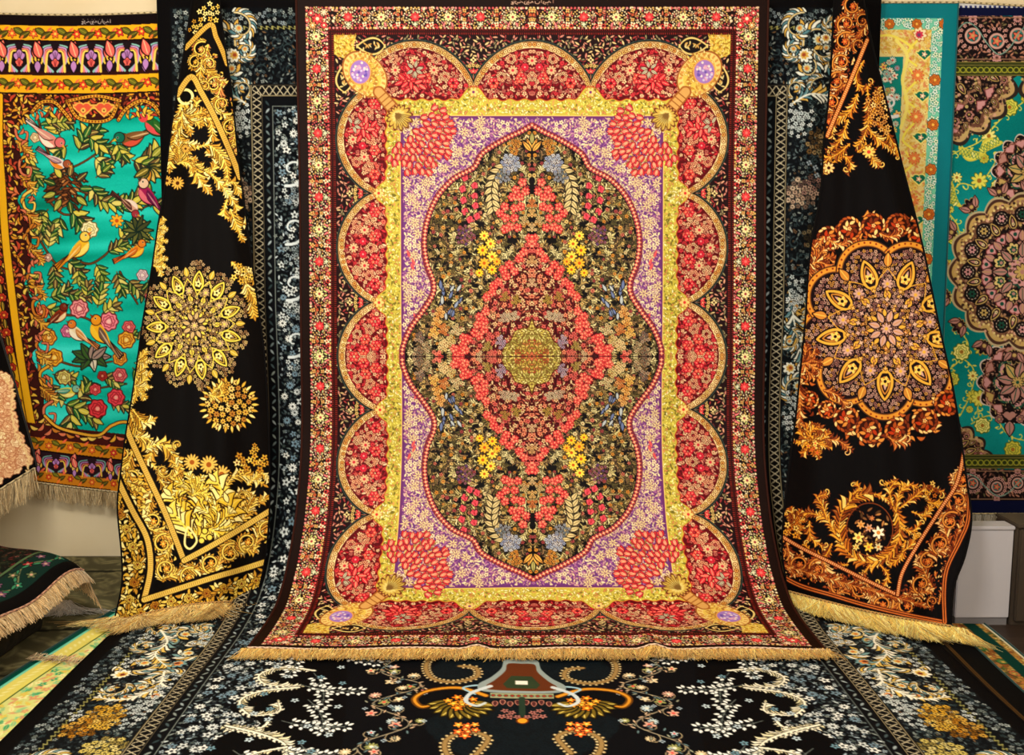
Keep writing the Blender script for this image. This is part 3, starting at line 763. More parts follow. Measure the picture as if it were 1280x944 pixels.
# ---------------------------------------------------------------------------
#  Design 3: black rug with gold arabesques (left drape); units = cloth px
# ---------------------------------------------------------------------------
GA = [C(236, 198, 100), C(212, 166, 68), C(248, 224, 144), C(190, 142, 54)]
GD = C(60, 38, 10)

def band(cv, pts, w, c, edge, dash=None):
    S_ = smooth(pts, 6) if len(pts) > 2 else pts
    cv.stroke(S_, w + 2, edge); cv.stroke(S_, w, c)
    if dash is not None:
        for x, y, a in along(S_, 2.6): cv.stroke([(x - sin(a) * w * .3, y + cos(a) * w * .3), (x + sin(a) * w * .3, y - cos(a) * w * .3)], .8, dash)

def rinceau(cv, pts, r, cols, o, sg=1, leaf=.4, ctr=None):
    n = len(pts)
    for x, y, a in along(pts, r * .16):
        t = R.uniform(-1.15, 1.15) * r
        cv.st(m_leaf, x - sin(a) * t, y + cos(a) * t, r * R.uniform(.16, .28), R.random() * 6.3, 1, R.choice(cols), None, o, w=.45, b=.5, E=1.4)
    for i, (x, y) in enumerate(pts):
        if i + 1 < n:
            x2, y2 = pts[i + 1]; a = math.atan2(y2 - y, x2 - x)
            s = 1 if i % 2 else -1
            mx, my = (x + x2) / 2, (y + y2) / 2
            P = smooth([(x - sin(a) * s * r, y + cos(a) * s * r), (mx, my), (x2 + sin(a) * s * r, y2 - cos(a) * s * r)], 8)
            frond(cv, P, r * .62, cols, r * .12, r * .3, o=o)
    for i, (x, y) in enumerate(pts):
        s = 1 if i % 2 else -1
        scroll(cv, x, y, r, R.random() * 1 + (pi / 2 if s > 0 else -pi / 2), s, cols, o, r * .17, ctr, 1.35, leaf)

def acanth(cv, x, y, s, a, cols, o=None, spread=1.9, n=6):
    """plume of curving acanthus fronds"""
    for i in range(n):
        b = a + (i - (n - 1) / 2) * spread / n
        bend = (i - (n - 1) / 2) * .16
        P = [(x, y)]; h = b
        for j in range(5):
            P.append((P[-1][0] + cos(h) * s / 5, P[-1][1] + sin(h) * s / 5)); h += bend
        frond(cv, P, s * .26, cols, s * .07, s * .14, o=o)

def mandala(cv, cx, cy, rx, ry, lobes, gold, mauve, dk, rim=None, rot=0.):
    def pt(a, r): return cx + cos(a) * r * rx, cy + sin(a) * r * ry
    n = lobes
    # rim of lobes
    for i in range(n):
        a = rot + 2 * pi * i / n
        x, y = pt(a, .70)
        if rim is not None:
            cv.st(m_dot, x, y, .375 * rx, 0, 1, mix(rim, dk, .7)); cv.st(m_dot, x, y, .36 * rx, 0, 1, rim)
    if rim is not None:
        for i in range(n):
            a = rot + 2 * pi * i / n; x, y = pt(a, .70)
            for q in range(30):
                b = 2 * pi * q / 30; cv.st(m_dot, x + cos(b) * .333 * rx, y + sin(b) * .333 * ry, 1.2, 0, 1, C(130, 50, 16))
        for i in range(n):
            a = rot + 2 * pi * i / n; x, y = pt(a, .70)
            cv.st(m_dot, x, y, .305 * rx, 0, 1, mix(rim, dk, .5)); cv.st(m_dot, x, y, .292 * rx, 0, 1, dk)
        cv.st(m_dot, cx, cy, .78 * rx, 0, 1, dk)
    inside = lambda x, y: math.hypot((x - cx) / rx, (y - cy) / ry) < (.80 + .17 * abs(cos(n * (math.atan2((y - cy) / ry, (x - cx) / rx) - rot) / 2)) if rim is None else .76) or (rim is not None and any(math.hypot(x - pt(rot + 2 * pi * i / n, .7)[0], y - pt(rot + 2 * pi * i / n, .7)[1]) < .27 * rx for i in range(n)))
    for x, y in scatter(inside, cx - rx * 1.1, cy - ry * 1.1, cx + rx * 1.1, cy + ry * 1.1, 5.0, 77, .3):
        c = R.choice(mauve)
        cv.st(m_flower, x, y, 2.7, R.random() * 6, 1, c, dk, dk, n=5)
    for i in range(n):
        a = rot + 2 * pi * i / n
        x, y = pt(a, .66)
        ang = math.atan2(sin(a) * ry, cos(a) * rx)
        cv.st(m_drop, x, y, .20 * rx, ang, 1, gold[0], dk, None, dk); cv.st(m_drop, x, y, .12 * rx, ang, 1, gold[1], dk, mauve[0])
        cv.st(m_flower, x - cos(ang) * .05 * rx, y - sin(ang) * .05 * rx, .07 * rx, 0, 1, gold[2], dk)
        a2 = a + pi / n
        x, y = pt(a2, .80); cv.st(m_leaf, x, y, .085 * rx, a2, 1, gold[1], gold[2], dk, w=.55)
        P = smooth([pt(a, .45), pt(a + .5 * pi / n, .58), pt(a2, .70)], 6); cv.stroke(P, 1.1, gold[0])
        P = smooth([pt(a, .45), pt(a - .5 * pi / n, .58), pt(a - pi / n, .70)], 6); cv.stroke(P, 1.1, gold[0])
        x, y = pt(a2, .52); cv.st(m_daisy, x, y, .075 * rx, 0, 1, mauve[0], gold[0], dk, n=8)
        x, y = pt(a2, .40); cv.st(m_leaf, x, y, .06 * rx, a, 1, gold[0], dk, dk, w=.7)
    for rr, m_, sz in ((.46, 2 * n, .030), (.40, 2 * n, .022), (.34, n * 2, .032), (.28, 2 * n, .024), (.23, n, .036)):
        for i in range(m_):
            a = rot + 2 * pi * i / m_
            x, y = pt(a, rr); cv.st(m_flower, x, y, sz * rx, a, 1, gold[i % 2] if rr != .34 else mauve[i % 2], mauve[1], dk, n=4)
    for i in range(8):
        a = rot + 2 * pi * i / 8
        x, y = pt(a, .15); cv.st(m_leaf, x, y, .07 * rx, a, 1, mauve[0], gold[1], dk, w=.5)
        x, y = pt(a + pi / 8, .19); cv.st(m_leaf, x, y, .045 * rx, a + pi / 8, 1, gold[0], None, dk, w=.5)
    cv.st(m_daisy, cx, cy, .075 * rx, 0, 1, mauve[0], gold[0], dk, n=8)

def design_gold():
    k = 2.2; R.seed(3)
    bk = C(11, 8, 7)
    cv = Cv(130, -5, 350, 790, k, bk)
    f = lambda *a, **kw: frond(cv, smooth(a[0], 8), a[1], GA, a[2] if len(a) > 2 else 1.6, kw.get('step', 3.6), o=GD if kw.get('o', 1) else None)
    # --- top corner
    wcluster(cv, 262, 16, 12, 4, 4, GA[:3], GD, bk); wcluster(cv, 246, 34, 8, 4, 3.5, GA, GD, bk)
    rinceau(cv, [(251, 62), (262, 80), (268, 106), (278, 130), (288, 160), (296, 188)], 11, GA + [C(196, 130, 80)], GD, ctr=C(214, 150, 90))
    rinceau(cv, [(244, 78), (256, 108)], 9, GA, GD)
    band(cv, [(232, 60), (262, 31), (270, 46), (279, 66), (284, 80)], 5.5, C(206, 166, 84), GD, C(150, 110, 40))
    cv.poly([(238, 104), (205, 150), (190, 240), (300, 262), (297, 222)], bk)
    for P, s_ in (([(232, 128), (240, 145), (262, 150), (266, 172)], 9), ([(228, 130), (222, 150), (226, 175), (246, 182)], 9), ([(226, 180), (240, 205), (262, 215), (270, 200), (262, 190)], 8), ([(222, 165), (214, 190), (212, 212)], 8),
                  ([(246, 185), (262, 182), (280, 200), (284, 222), (274, 234)], 8), ([(240, 200), (248, 222), (262, 240)], 8), ([(262, 215), (284, 240), (296, 262), (286, 268)], 7), ([(280, 232), (292, 228), (300, 244)], 7), ([(284, 250), (280, 268), (292, 276)], 6)): f(P, s_)
    cv.st(m_ring, 232, 121, 11, 0, 1, GA[2], w=.16); acanth(cv, 228, 140, 28, .9, GA, GD); acanth(cv, 222, 205, 24, -1.2, GA, GD)
    for x, y, r_ in ((222, 229, 9), (209, 226, 7), (232, 186, 6)): cv.st(m_daisy, x, y, r_, 0, 1, C(206, 160, 80), C(90, 50, 16), GD, n=12)
    band(cv, [(222, 118), (239, 96), (252, 116), (268, 146), (286, 186), (300, 222)], 6.5, C(206, 168, 88), GD, C(160, 120, 50))
    # --- fragments at the left fold
    for y in (285, 300, 322, 332): acanth(cv, 192, y, 16, -.3, GA[:3], GD, n=4)
    for P in ([(296, 268), (302, 280), (310, 276)], [(288, 262), (300, 292), (304, 300)]): f(P, 6)
    mandala(cv, 243, 407, 72, 85, 11, [C(220, 196, 88), C(190, 160, 70), C(236, 220, 140)], [C(186, 158, 120), C(206, 180, 120), C(150, 120, 84)], C(34, 20, 12), rot=.25)
    for P in ([(290, 328), (304, 344), (312, 372), (318, 396)], [(304, 334), (318, 350)], [(310, 360), (322, 380)]): f(P, 8)
    wcluster(cv, 304, 342, 9, 4.4, 4.6, GA[:3], GD, GD)
    wcluster(cv, 286, 506, 46, 4.6, 4.4, [C(214, 170, 80), C(236, 200, 120), C(180, 130, 60)], C(110, 60, 20), GD, m_daisy, n=7)
    for i in range(26):
        a = i * 2 * pi / 26; cv.st(m_leaf, 286 + cos(a) * 33, 506 + sin(a) * 31, 4.6, a, 1, GA[i % 3], None, GD)
    f([(264, 502), (268, 488), (284, 482)], 7); f([(262, 494), (274, 496), (280, 486)], 6)
    for y in (450, 466, 482): acanth(cv, 168, y, 20, .5, GA[:3], GD, n=4)
    # --- lower field arabesques
    for P, s_ in (([(158, 500), (168, 530), (182, 556), (196, 560)], 9), ([(166, 512), (180, 528), (192, 524)], 8), ([(170, 546), (186, 550), (190, 566), (182, 578)], 8),
                  ([(184, 560), (200, 556), (214, 566), (226, 590)], 10), ([(190, 580), (206, 596), (222, 592), (218, 576)], 9), ([(200, 600), (214, 616), (228, 622)], 9),
                  ([(282, 610), (292, 596), (312, 596), (330, 606)], 9), ([(290, 622), (304, 616), (320, 628), (332, 622)], 8), ([(296, 640), (306, 630), (318, 640)], 8), ([(310, 606), (326, 592), (336, 600)], 7), ([(282, 646), (292, 654), (306, 646), (316, 626)], 8)): f(P, s_)
    scroll(cv, 204, 588, 11, 0, 1, GA, GD); scroll(cv, 304, 622, 11, 1, -1, GA, GD); scroll(cv, 222, 556, 7, 2, 1, GA, GD)
    for x, y, r_ in ((240, 578, 10), (261, 581, 11), (277, 593, 11)): cv.st(m_daisy, x, y, r_ + 1.5, R.random(), 1, C(226, 180, 96), C(160, 96, 36), GD, n=14)
    wcluster(cv, 304, 580, 7, 4.6, 5, GA, C(110, 60, 20), GD); wcluster(cv, 325, 578, 7, 4.6, 5.2, GA, C(110, 60, 20), GD); wcluster(cv, 318, 562, 4, 3, 4, GA, GD, GD)
    GB = [C(240, 206, 92), C(222, 178, 60), C(246, 226, 140)]
    for P in ([(246, 670), (236, 650), (222, 628), (212, 618)], [(246, 668), (252, 640), (250, 612), (244, 600)], [(250, 668), (270, 640), (276, 612), (268, 600)], [(252, 672), (276, 656), (288, 640), (284, 626)], [(240, 672), (226, 652), (214, 640)]):
        frond(cv, smooth(P, 8), 15, GB, 3, 4.6, o=GD)
    acanth(cv, 262, 662, 34, -.4, GB, GD); acanth(cv, 240, 620, 26, -1.4, GB, GD)
    cv.stroke(smooth([(234, 660), (231, 680), (238, 686), (246, 676), (240, 664)], 6, True), 2.6, GA[2])
    for x, y in ((252, 676), (262, 672), (256, 664)): cv.st(m_dot, x, y, 4.4, 0, 1, GB[0], GD)
    # --- lower bands and borders
    inn = [(150, 508), (160, 540), (172, 568), (190, 606), (208, 645), (230, 701), (258, 686), (296, 664), (345, 634)]
    out_ = [(140, 580), (150, 606), (166, 639), (184, 674), (188, 712), (180, 750), (208, 741), (267, 722), (302, 712), (345, 698)]
    cv.poly([(130, 520), (156, 530)] + inn[1:] + [(350, 634), (350, 790), (130, 790)], bk)
    rinceau(cv, [(154, 566), (166, 598), (178, 624), (192, 652), (204, 680), (208, 711), (236, 722), (264, 704), (288, 692), (310, 678), (334, 664)], 13.5, GA + [C(206, 150, 70)], GD, ctr=C(214, 146, 60))
    cv.poly([(130, 570)] + out_[1:5] + [(180, 750)] + out_[6:] + [(350, 698), (350, 790), (130, 790)], bk)
    for x, y in scatter(lambda x, y: (x < 186 and y > 590 + (0 if x > 150 else 20)) or (y > 716 and y > 757 - .3 * (x - 180)), 138, 590, 345, 785, 6.2, 88):
        if x < 186 or y > 757 - .28 * (x - 180): cv.st(m_leaf, x, y, R.uniform(3.5, 5), R.random() * 6.3, 1, R.choice(GA), None, GD, w=.45, b=.5, E=1.4)
    for P in (out_[:6], out_[5:]): cv.stroke(smooth(P, 6), 13, bk)
    for x, y in [(146, 622), (150, 642), (158, 662), (166, 684), (172, 706), (168, 728), (162, 750), (156, 772), (176, 766), (194, 758), (214, 752), (236, 748), (258, 742), (280, 736), (302, 730), (320, 726), (334, 716), (200, 772), (226, 766)]:
        cv.st(m_rose, x, y, 7.5, R.random() * 6, 1, R.choice([C(214, 170, 70), C(190, 136, 50), C(230, 196, 96)]), C(110, 50, 20), GD)
        for q in range(5):
            a = R.random() * 6.3; cv.st(m_leaf, x + cos(a) * 9, y + sin(a) * 9, 4.6, a, 1, R.choice(GA), None, GD)
    for pts in (inn, out_):
        i = 5
        band(cv, pts[:i + 1], 6.5, C(210, 172, 92), GD, C(170, 130, 60)); band(cv, pts[i:], 6.5, C(216, 180, 96), GD, C(170, 130, 60))
    return cv

# ---------------------------------------------------------------------------
#  Design 4: black rug with copper-orange arabesques (right drape)
# ---------------------------------------------------------------------------
OA = [C(206, 136, 66), C(158, 84, 34), C(236, 190, 124), C(180, 104, 46), C(120, 56, 22)]
OB = [C(220, 154, 54), C(186, 114, 36), C(238, 192, 104), C(140, 78, 26)]
OD = C(64, 20, 6)
def design_copper():
    k = 2.0; R.seed(9)
    bk = C(9, 6, 7)
    cv = Cv(965, -5, 1225, 800, k, bk)
    def fr(P, s_, c=OA, w=1.5):
        S_ = smooth(P, 8)
        frond(cv, S_, s_ * .8, c, w, s_ * .42, o=OD, fat=.38)
        x, y = S_[-1]; a = math.atan2(y - S_[-3][1], x - S_[-3][0]); sg = R.choice([1, -1])
        cx, cy = x - sin(a) * sg * s_ * .5, y + cos(a) * sg * s_ * .5
        P2 = curl(cx, cy, s_ * .55, a - sg * pi / 2, .9, sg, 12)
        cv.stroke(P2, w + 1, OD, 1.2); cv.stroke(P2, w, c[2], .7)
    # top corner: scroll border left of the slanting line, field to the right
    rinceau(cv, [(1066, 8), (1058, 30), (1056, 52), (1052, 78), (1046, 102), (1040, 128), (1036, 152)], 13, OA + [C(240, 200, 150)], OD, ctr=C(196, 100, 50))
    rinceau(cv, [(1078, 26), (1074, 56)], 9, OA, OD)
    cv.poly([(1083, 52), (1034, 168), (1026, 200), (1140, 210), (1100, 90)], bk)
    for P, s_ in (([(1080, 76), (1070, 96), (1078, 112), (1090, 104)], 8), ([(1072, 118), (1062, 140), (1044, 152), (1040, 170)], 9), ([(1084, 108), (1086, 134), (1084, 160), (1072, 184)], 10), ([(1060, 150), (1050, 176), (1036, 188)], 9),
                  ([(1084, 160), (1100, 176), (1116, 186), (1126, 190)], 9), ([(1084, 150), (1096, 130), (1098, 112)], 8), ([(1040, 204), (1056, 196), (1064, 208), (1060, 214)], 8), ([(1072, 190), (1084, 184), (1092, 200), (1100, 208)], 8), ([(1062, 180), (1048, 192), (1034, 200), (1030, 214)], 8), ([(1088, 150), (1104, 160), (1118, 182), (1124, 196)], 6)):
        fr(P, s_, OB)
    wcluster(cv, 1098, 132, 14, 4.4, 4.4, [C(236, 200, 130), C(206, 150, 80)], OD, OD); wcluster(cv, 1106, 152, 12, 4.4, 4, [C(190, 140, 80), C(220, 170, 100)], OD, OD)
    cv.st(m_daisy, 1086, 190, 9, 0, 1, OB[2], C(200, 80, 60), OD, n=9); cv.st(m_daisy, 1036, 210, 8, 0, 1, OA[2], OD, OD, n=8)
    band(cv, [(1084, 50), (1066, 94), (1050, 132), (1034, 170)], 4.5, C(190, 110, 50), OD, C(226, 190, 140))
    # arch of rosettes
    arc = [(1020, 334), (1024, 310), (1034, 290), (1054, 284), (1074, 286), (1094, 276), (1120, 276), (1144, 284), (1158, 302)]
    wreathband(cv, [(1020, 322), (1036, 298), (1062, 286), (1092, 282), (1122, 282), (1150, 294)], 16, OA, OD, C(170, 66, 24))
    for P in ([(1030, 296), (1020, 312), (1018, 336), (1022, 350)], [(1012, 300), (1012, 330), (1010, 360)], [(1036, 300), (1050, 306), (1060, 302)], [(1100, 292), (1112, 296), (1126, 292)]): fr(P, 9)
    acanth(cv, 1016, 330, 26, -1.2, OA, OD)
    mandala(cv, 1108, 411, 106, 108, 9, [C(216, 160, 70), C(190, 130, 60), C(240, 190, 100)], [C(190, 150, 136), C(206, 166, 140), C(150, 110, 100), C(200, 150, 80)], C(34, 16, 18), rim=C(206, 140, 58), rot=-.5)
    # lower ring of rosettes
    for x, y, r_ in ((1010, 480, 12), (1006, 500, 12), (1020, 520, 13), (1040, 516, 11), (1062, 522, 10), (1084, 538, 17), (1126, 536, 17), (1158, 522, 16), (1182, 504, 15)):
        pass
    wreathband(cv, [(1000, 470), (1012, 500), (1034, 512)], 12, OA, OD, C(186, 84, 30)); wreathband(cv, [(1058, 524), (1086, 538), (1122, 538), (1156, 526), (1184, 504)], 17, OA, OD, C(170, 66, 24))
    for P in ([(1000, 440), (1008, 462), (1018, 470)], [(998, 470), (1000, 500), (1000, 530)], [(1030, 488), (1046, 494), (1058, 508)], [(1000, 530), (1014, 536), (1030, 548), (1050, 552), (1062, 562)], [(1110, 546), (1120, 552), (1134, 552)]): fr(P, 10)
    acanth(cv, 1016, 548, 24, 1.7, OB, OD, 5.2, 10); wcluster(cv, 1018, 560, 5, 4, 5, OB, C(200, 90, 60), OD); acanth(cv, 1002, 455, 24, -1.0, OA, OD)
    # wreath and flame arabesques
    Q = [(1087 + cos(a) * 36, 660 + sin(a) * 41) for a in np.linspace(0, 2 * pi, 40)]
    cv.stroke(Q, 3, C(150, 84, 30))
    Q2 = [(1087 + cos(a) * 38, 660 + sin(a) * 43) for a in np.linspace(-pi / 2, 1.5 * pi, 60)]
    frond(cv, Q2, 8, OB, 1.4, 5.2, o=OD, taper=0.)
    Q = [(1087 + cos(a) * 29, 662 + sin(a) * 33) for a in np.linspace(0, 2 * pi, 40)]
    cv.stroke(Q, 1.4, C(130, 70, 30))
    for i in range(40):
        a = R.random() * 6.3; q = R.random() ** .5
        cv.st(m_leaf, 1087 + cos(a) * 25 * q, 658 + sin(a) * 27 * q, 4, R.random() * 6, 1, R.choice([C(130, 96, 60), C(180, 130, 80), C(206, 170, 110), C(90, 70, 40)]), None, OD)
    for x, y, r_, c in ((1073, 672, 8, C(246, 214, 120)), (1098, 666, 9, C(246, 230, 190)), (1086, 684, 7, C(244, 190, 80)), (1086, 660, 6, C(200, 150, 120)), (1076, 656, 6, C(220, 160, 100)), (1070, 684, 5, C(226, 200, 120)), (1098, 684, 6, C(206, 190, 140)), (1090, 648, 4, C(180, 120, 80))):
        cv.st(m_flower, x, y, r_, R.random(), 1, c, C(200, 130, 60), OD, n=6)
    for P, s_ in (([(1044, 668), (1034, 650), (1014, 642), (996, 644)], 9), ([(1034, 650), (1028, 632), (1022, 622), (1034, 618)], 8), ([(1000, 640), (990, 652), (984, 668)], 8), ([(1012, 652), (1014, 672), (1030, 684)], 8), ([(1040, 680), (1030, 696), (1014, 690), (1006, 680)], 7),
                  ([(1120, 640), (1124, 618), (1136, 606), (1148, 612)], 9), ([(1116, 632), (1112, 612), (1120, 602), (1104, 606)], 8), ([(1124, 636), (1142, 622), (1160, 610), (1178, 616)], 9), ([(1140, 640), (1156, 644), (1164, 630), (1158, 620)], 8), ([(1126, 660), (1142, 664), (1150, 652)], 7), ([(1132, 676), (1126, 696), (1112, 706)], 7), ([(1128, 690), (1140, 680), (1146, 668)], 7),
                  ([(1060, 706), (1044, 708), (1036, 716)], 7), ([(1088, 706), (1078, 722), (1084, 736), (1098, 730)], 7), ([(1100, 706), (1110, 720), (1104, 734)], 7), ([(1160, 628), (1178, 630), (1186, 622)], 7), ([(1066, 618), (1074, 610), (1068, 604)], 6)): fr(P, s_, OB)
    acanth(cv, 988, 656, 20, -.6, OB, OD); wcluster(cv, 988, 660, 6, 5, 4.5, OB, OD, OD); wcluster(cv, 1164, 612, 6, 4, 4, OB, OD, OD)
    # scroll borders meeting at the lower corner
    inn = [(970, 666), (1000, 684), (1040, 704), (1080, 724), (1122, 744)]
    inn2 = [(1122, 744), (1128, 716), (1148, 680), (1176, 636), (1196, 604), (1206, 560)]
    cv.poly([(965, 664)] + inn[1:] + inn2[1:] + [(1225, 550), (1225, 800), (965, 800)], bk)
    rinceau(cv, [(976, 690), (1000, 706), (1022, 712), (1050, 730), (1076, 738), (1104, 756), (1134, 758), (1152, 730), (1160, 702), (1176, 680), (1188, 652), (1198, 626), (1204, 600)], 13.5, OA + [C(226, 170, 110)], OD, ctr=C(196, 110, 50))
    rinceau(cv, [(966, 712), (1166, 752), (1210, 650)], 8, OA, OD)
    o1 = [(970, 716), (1000, 732), (1040, 744), (1080, 756), (1130, 768), (1181, 778)]
    o2 = [(1181, 778), (1180, 740), (1184, 710), (1200, 676), (1210, 650), (1212, 610)]
    cv.poly([(965, 716)] + o1[1:] + [(1181, 778)] + o2[1:] + [(1225, 600), (1225, 800), (965, 800)], bk)
    for P in (inn, inn2): band(cv, P, 4, C(176, 96, 44), OD, C(230, 196, 150))
    for P in (o1, o2): band(cv, P, 4.5, C(190, 110, 56), OD, C(230, 190, 140)); band(cv, P, 1.2, C(60, 20, 10), C(190, 110, 50))
    return cv

# ---------------------------------------------------------------------------
#  Design 5: turquoise pictorial rug with birds (left wall), cloth px
# ---------------------------------------------------------------------------
def bird(cv, x, y, s, a, fl, body, belly, wing, head, beak, tail=None):
    """perched bird; a = tilt of the body axis (towards the head), fl mirrors"""
    o = C(40, 26, 26)
    c, n = cos(a), sin(a)
    def T(u, v): v *= fl; return x + (u * c - v * n) * s, y + (u * n + v * c) * s
    tail = wing if tail is None else tail
    for q in (-.12, 0, .12):
        cv.stroke([T(-.5, .02), T(-1.5, .12 + q)], .22 * s, o, .14 * s); cv.stroke([T(-.5, .02), T(-1.45, .12 + q)], .15 * s, tail, .08 * s)
    B = smooth([T(.62, -.30), T(.25, -.36), T(-.25, -.22), T(-.66, .02), T(-.5, .16), T(-.05, .36), T(.4, .30), T(.66, .02)], 6, True)
    cv.poly([(px + 0, py + .05 * s) for px, py in B], o); cv.poly(B, body)
    cv.poly(smooth([T(.6, 0), T(.4, .28), T(0, .33), T(-.4, .16), T(0, .1)], 6, True), belly)
    W = smooth([T(.3, -.22), T(-.1, -.2), T(-.5, -.02), T(-.95, .16), T(-.5, .16), T(0, .12)], 6, True)
    cv.poly([(px, py + .04 * s) for px, py in W], o); cv.poly(W, wing)
    for q in range(5):
        cv.stroke([T(.15 - q * .1, -.1 + q * .03), T(-.5 - q * .06, .04 + q * .025)], .04 * s, mix(wing, C(255, 230, 190), .5))
    hx, hy = T(.66, -.36)
    cv.st(m_dot, hx, hy, .29 * s, 0, 1, head, o)
    cv.st(m_dot, hx, hy, .25 * s, 0, 1, head)
    cv.poly([T(.86, -.44), T(1.12, -.36), T(.86, -.28)], beak)
    ex_, ey_ = T(.74, -.40); cv.st(m_dot, ex_, ey_, .06 * s, 0, 1, C(15, 10, 10), C(240, 230, 200))

def spray(cv, x, y, a, L, size, cols, o, stem, n=4, bend=.0):
    P = [(x, y)]
    for i in range(n): a += bend; P.append((P[-1][0] + cos(a) * L / n, P[-1][1] + sin(a) * L / n))
    cv.stroke(P, 1.7, stem, .8)
    for i, (px, py, h) in enumerate(along(P, size * .8, size * .5)):
        for sd in (1, -1):
            b = h + sd * .8
            cv.st(m_leaf, px + cos(b) * size * .75, py + sin(b) * size * .75, size * .8, b, sd, R.choice(cols), C(210, 200, 120), o, w=.4, b=-.2, E=1.3)
    cv.st(m_leaf, P[-1][0], P[-1][1], size * .8, a, 1, R.choice(cols), C(210, 200, 120), o, w=.4)

def design_birds():
    k = 1.9; R.seed(14)
    cv = Cv(-70, 12, 250, 612, k, C(24, 172, 156))
    X, Y = cv.XY()
    q = np.random.RandomState(3)
    # abrash: brighter and darker bands in the turquoise wool
    sh = np.zeros_like(X)
    for i in range(14):
        fy, ph, am = q.uniform(.02, .3), q.uniform(0, 6), q.uniform(.01, .03)
        sh = sh + am * np.sin(fy * Y + ph + .01 * X)
    sh += .12 * np.exp(-((X - 60) / 40) ** 2) * np.sin(Y / 60.) 
    cv.a += sh[..., None] * np.array([1., .8, .8], np.float32)
    cv.a += (q.rand(cv.H, cv.W, 1).astype(np.float32) - .5) * .05
    o = C(30, 50, 40); br = C(110, 76, 40)
    lf = [C(96, 120, 50), C(60, 88, 44), C(150, 150, 70), C(120, 96, 60), C(196, 180, 80), C(90, 70, 50), C(206, 190, 110), C(60, 110, 60)]
    # branches, nest and leaves
    for P in ([(48, 150), (60, 190), (74, 212), (100, 205), (130, 185), (152, 168), (170, 175)], [(60, 250), (80, 268), (100, 262), (108, 240)], [(86, 320), (110, 330), (130, 320), (150, 300), (180, 290)], [(50, 300), (70, 330), (92, 338)],
              [(60, 400), (84, 394), (112, 400), (130, 420), (150, 448)], [(60, 480), (90, 492), (120, 486), (158, 480)], [(70, 450), (100, 458), (140, 452)], [(190, 210), (180, 190)], [(150, 250), (170, 262), (200, 250)], [(150, 340), (160, 360), (172, 380)], [(205, 330), (190, 400), (196, 470), (186, 520)]):
        cv.stroke(smooth(P, 6), 3.4, C(50, 34, 24), 2.4); cv.stroke(smooth(P, 6), 2.0, br, 1.4)
    for x, y, a, L, s_ in ((75, 170, -1.9, 22, 9), (70, 165, -.9, 24, 9), (62, 155, -.3, 26, 8), (100, 180, -.4, 30, 11), (98, 190, -1.2, 28, 11), (110, 170, .6, 26, 10), (84, 182, 2.6, 18, 9), (40, 190, 1.8, 26, 8), (36, 205, 1.2, 28, 8), (118, 196, .9, 22, 9), (134, 186, .4, 26, 9), (146, 178, 1.4, 24, 9),
                           (172, 205, -.2, 30, 12), (165, 200, .5, 30, 11), (120, 222, -.7, 18, 9), (112, 232, 1.0, 26, 10), (124, 250, .4, 24, 10), (60, 262, 2.4, 22, 10), (52, 266, 1.6, 26, 11), (88, 262, .8, 24, 12), (76, 270, 1.7, 24, 10), (160, 250, .1, 26, 11), (150, 262, -.5, 26, 11), (168, 268, 1.2, 24, 10), (188, 256, .2, 22, 10),
                           (48, 296, -2.4, 18, 7), (60, 310, -1.4, 26, 7), (66, 330, 1.2, 26, 8), (50, 340, 1.9, 24, 8), (84, 326, .6, 22, 9), (98, 336, 1.5, 16, 8), (120, 330, .9, 22, 8), (134, 316, -.6, 24, 8), (150, 300, -1.1, 22, 8), (164, 306, -.3, 22, 7), (146, 340, 1.4, 28, 8), (160, 350, .8, 26, 8), (44, 316, 2.8, 14, 7),
                           (62, 372, -.2, 26, 8), (56, 384, .2, 22, 8), (84, 366, .5, 26, 8), (122, 384, -1.4, 26, 8), (128, 392, -.8, 22, 8), (108, 372, -1.3, 18, 7), (66, 468, .3, 24, 8), (60, 480, 1.0, 24, 8), (80, 505, .4, 28, 11), (88, 515, 1.3, 22, 11), (96, 500, -.5, 22, 10), (128, 470, .2, 22, 7), (106, 520, .2, 18, 9), (138, 500, .7, 22, 7),
                           (150, 430, -.6, 22, 7), (166, 460, .9, 22, 8), (176, 410, 1.2, 24, 8), (185, 350, 1.6, 26, 8), (190, 430, 1.9, 26, 8), (186, 500, 2.2, 26, 8)):
        spray(cv, x, y, a, L, s_, lf, o, br, bend=R.uniform(-.15, .15))
    for i in range(110):     # nest of twigs
        x, y = 60 + R.random() * 46, 212 + R.random() * 48
        if ((x - 83) / 24) ** 2 + ((y - 236) / 27) ** 2 > 1: continue
        a = R.uniform(-.5, .5) + (.6 if x > 84 else -.6)
        cv.st(m_leaf, x, y, 6, a, 1, R.choice([C(120, 76, 40), C(150, 100, 56), C(176, 130, 80), C(90, 56, 34)]), None, C(50, 30, 20), w=.25)
    for i in range(9): cv.st(m_leaf, 84 + cos(i * .7) * 24, 236 + sin(i * .7) * 24, 8, i * .7, 1, R.choice(lf), C(200, 190, 110), o, w=.42)
    for i in range(7):
        a = -.4 + i * .5; cv.st(m_leaf, 185 + cos(a) * 9, 212 + sin(a) * 8, 10, a, 1, R.choice([C(214, 140, 50), C(190, 160, 80), C(120, 110, 50)]), C(230, 200, 120), o, w=.4)
    for i in range(10):
        a = i * .63; cv.st(m_leaf, 172 + cos(a) * 9, 288 + sin(a) * 9, 10, a, 1, R.choice([C(110, 110, 60), C(80, 84, 50)]), None, o, w=.22)
    cv.st(m_daisy, 146, 276, 9, 0, 1, C(230, 160, 50), C(180, 90, 30), o, n=8)
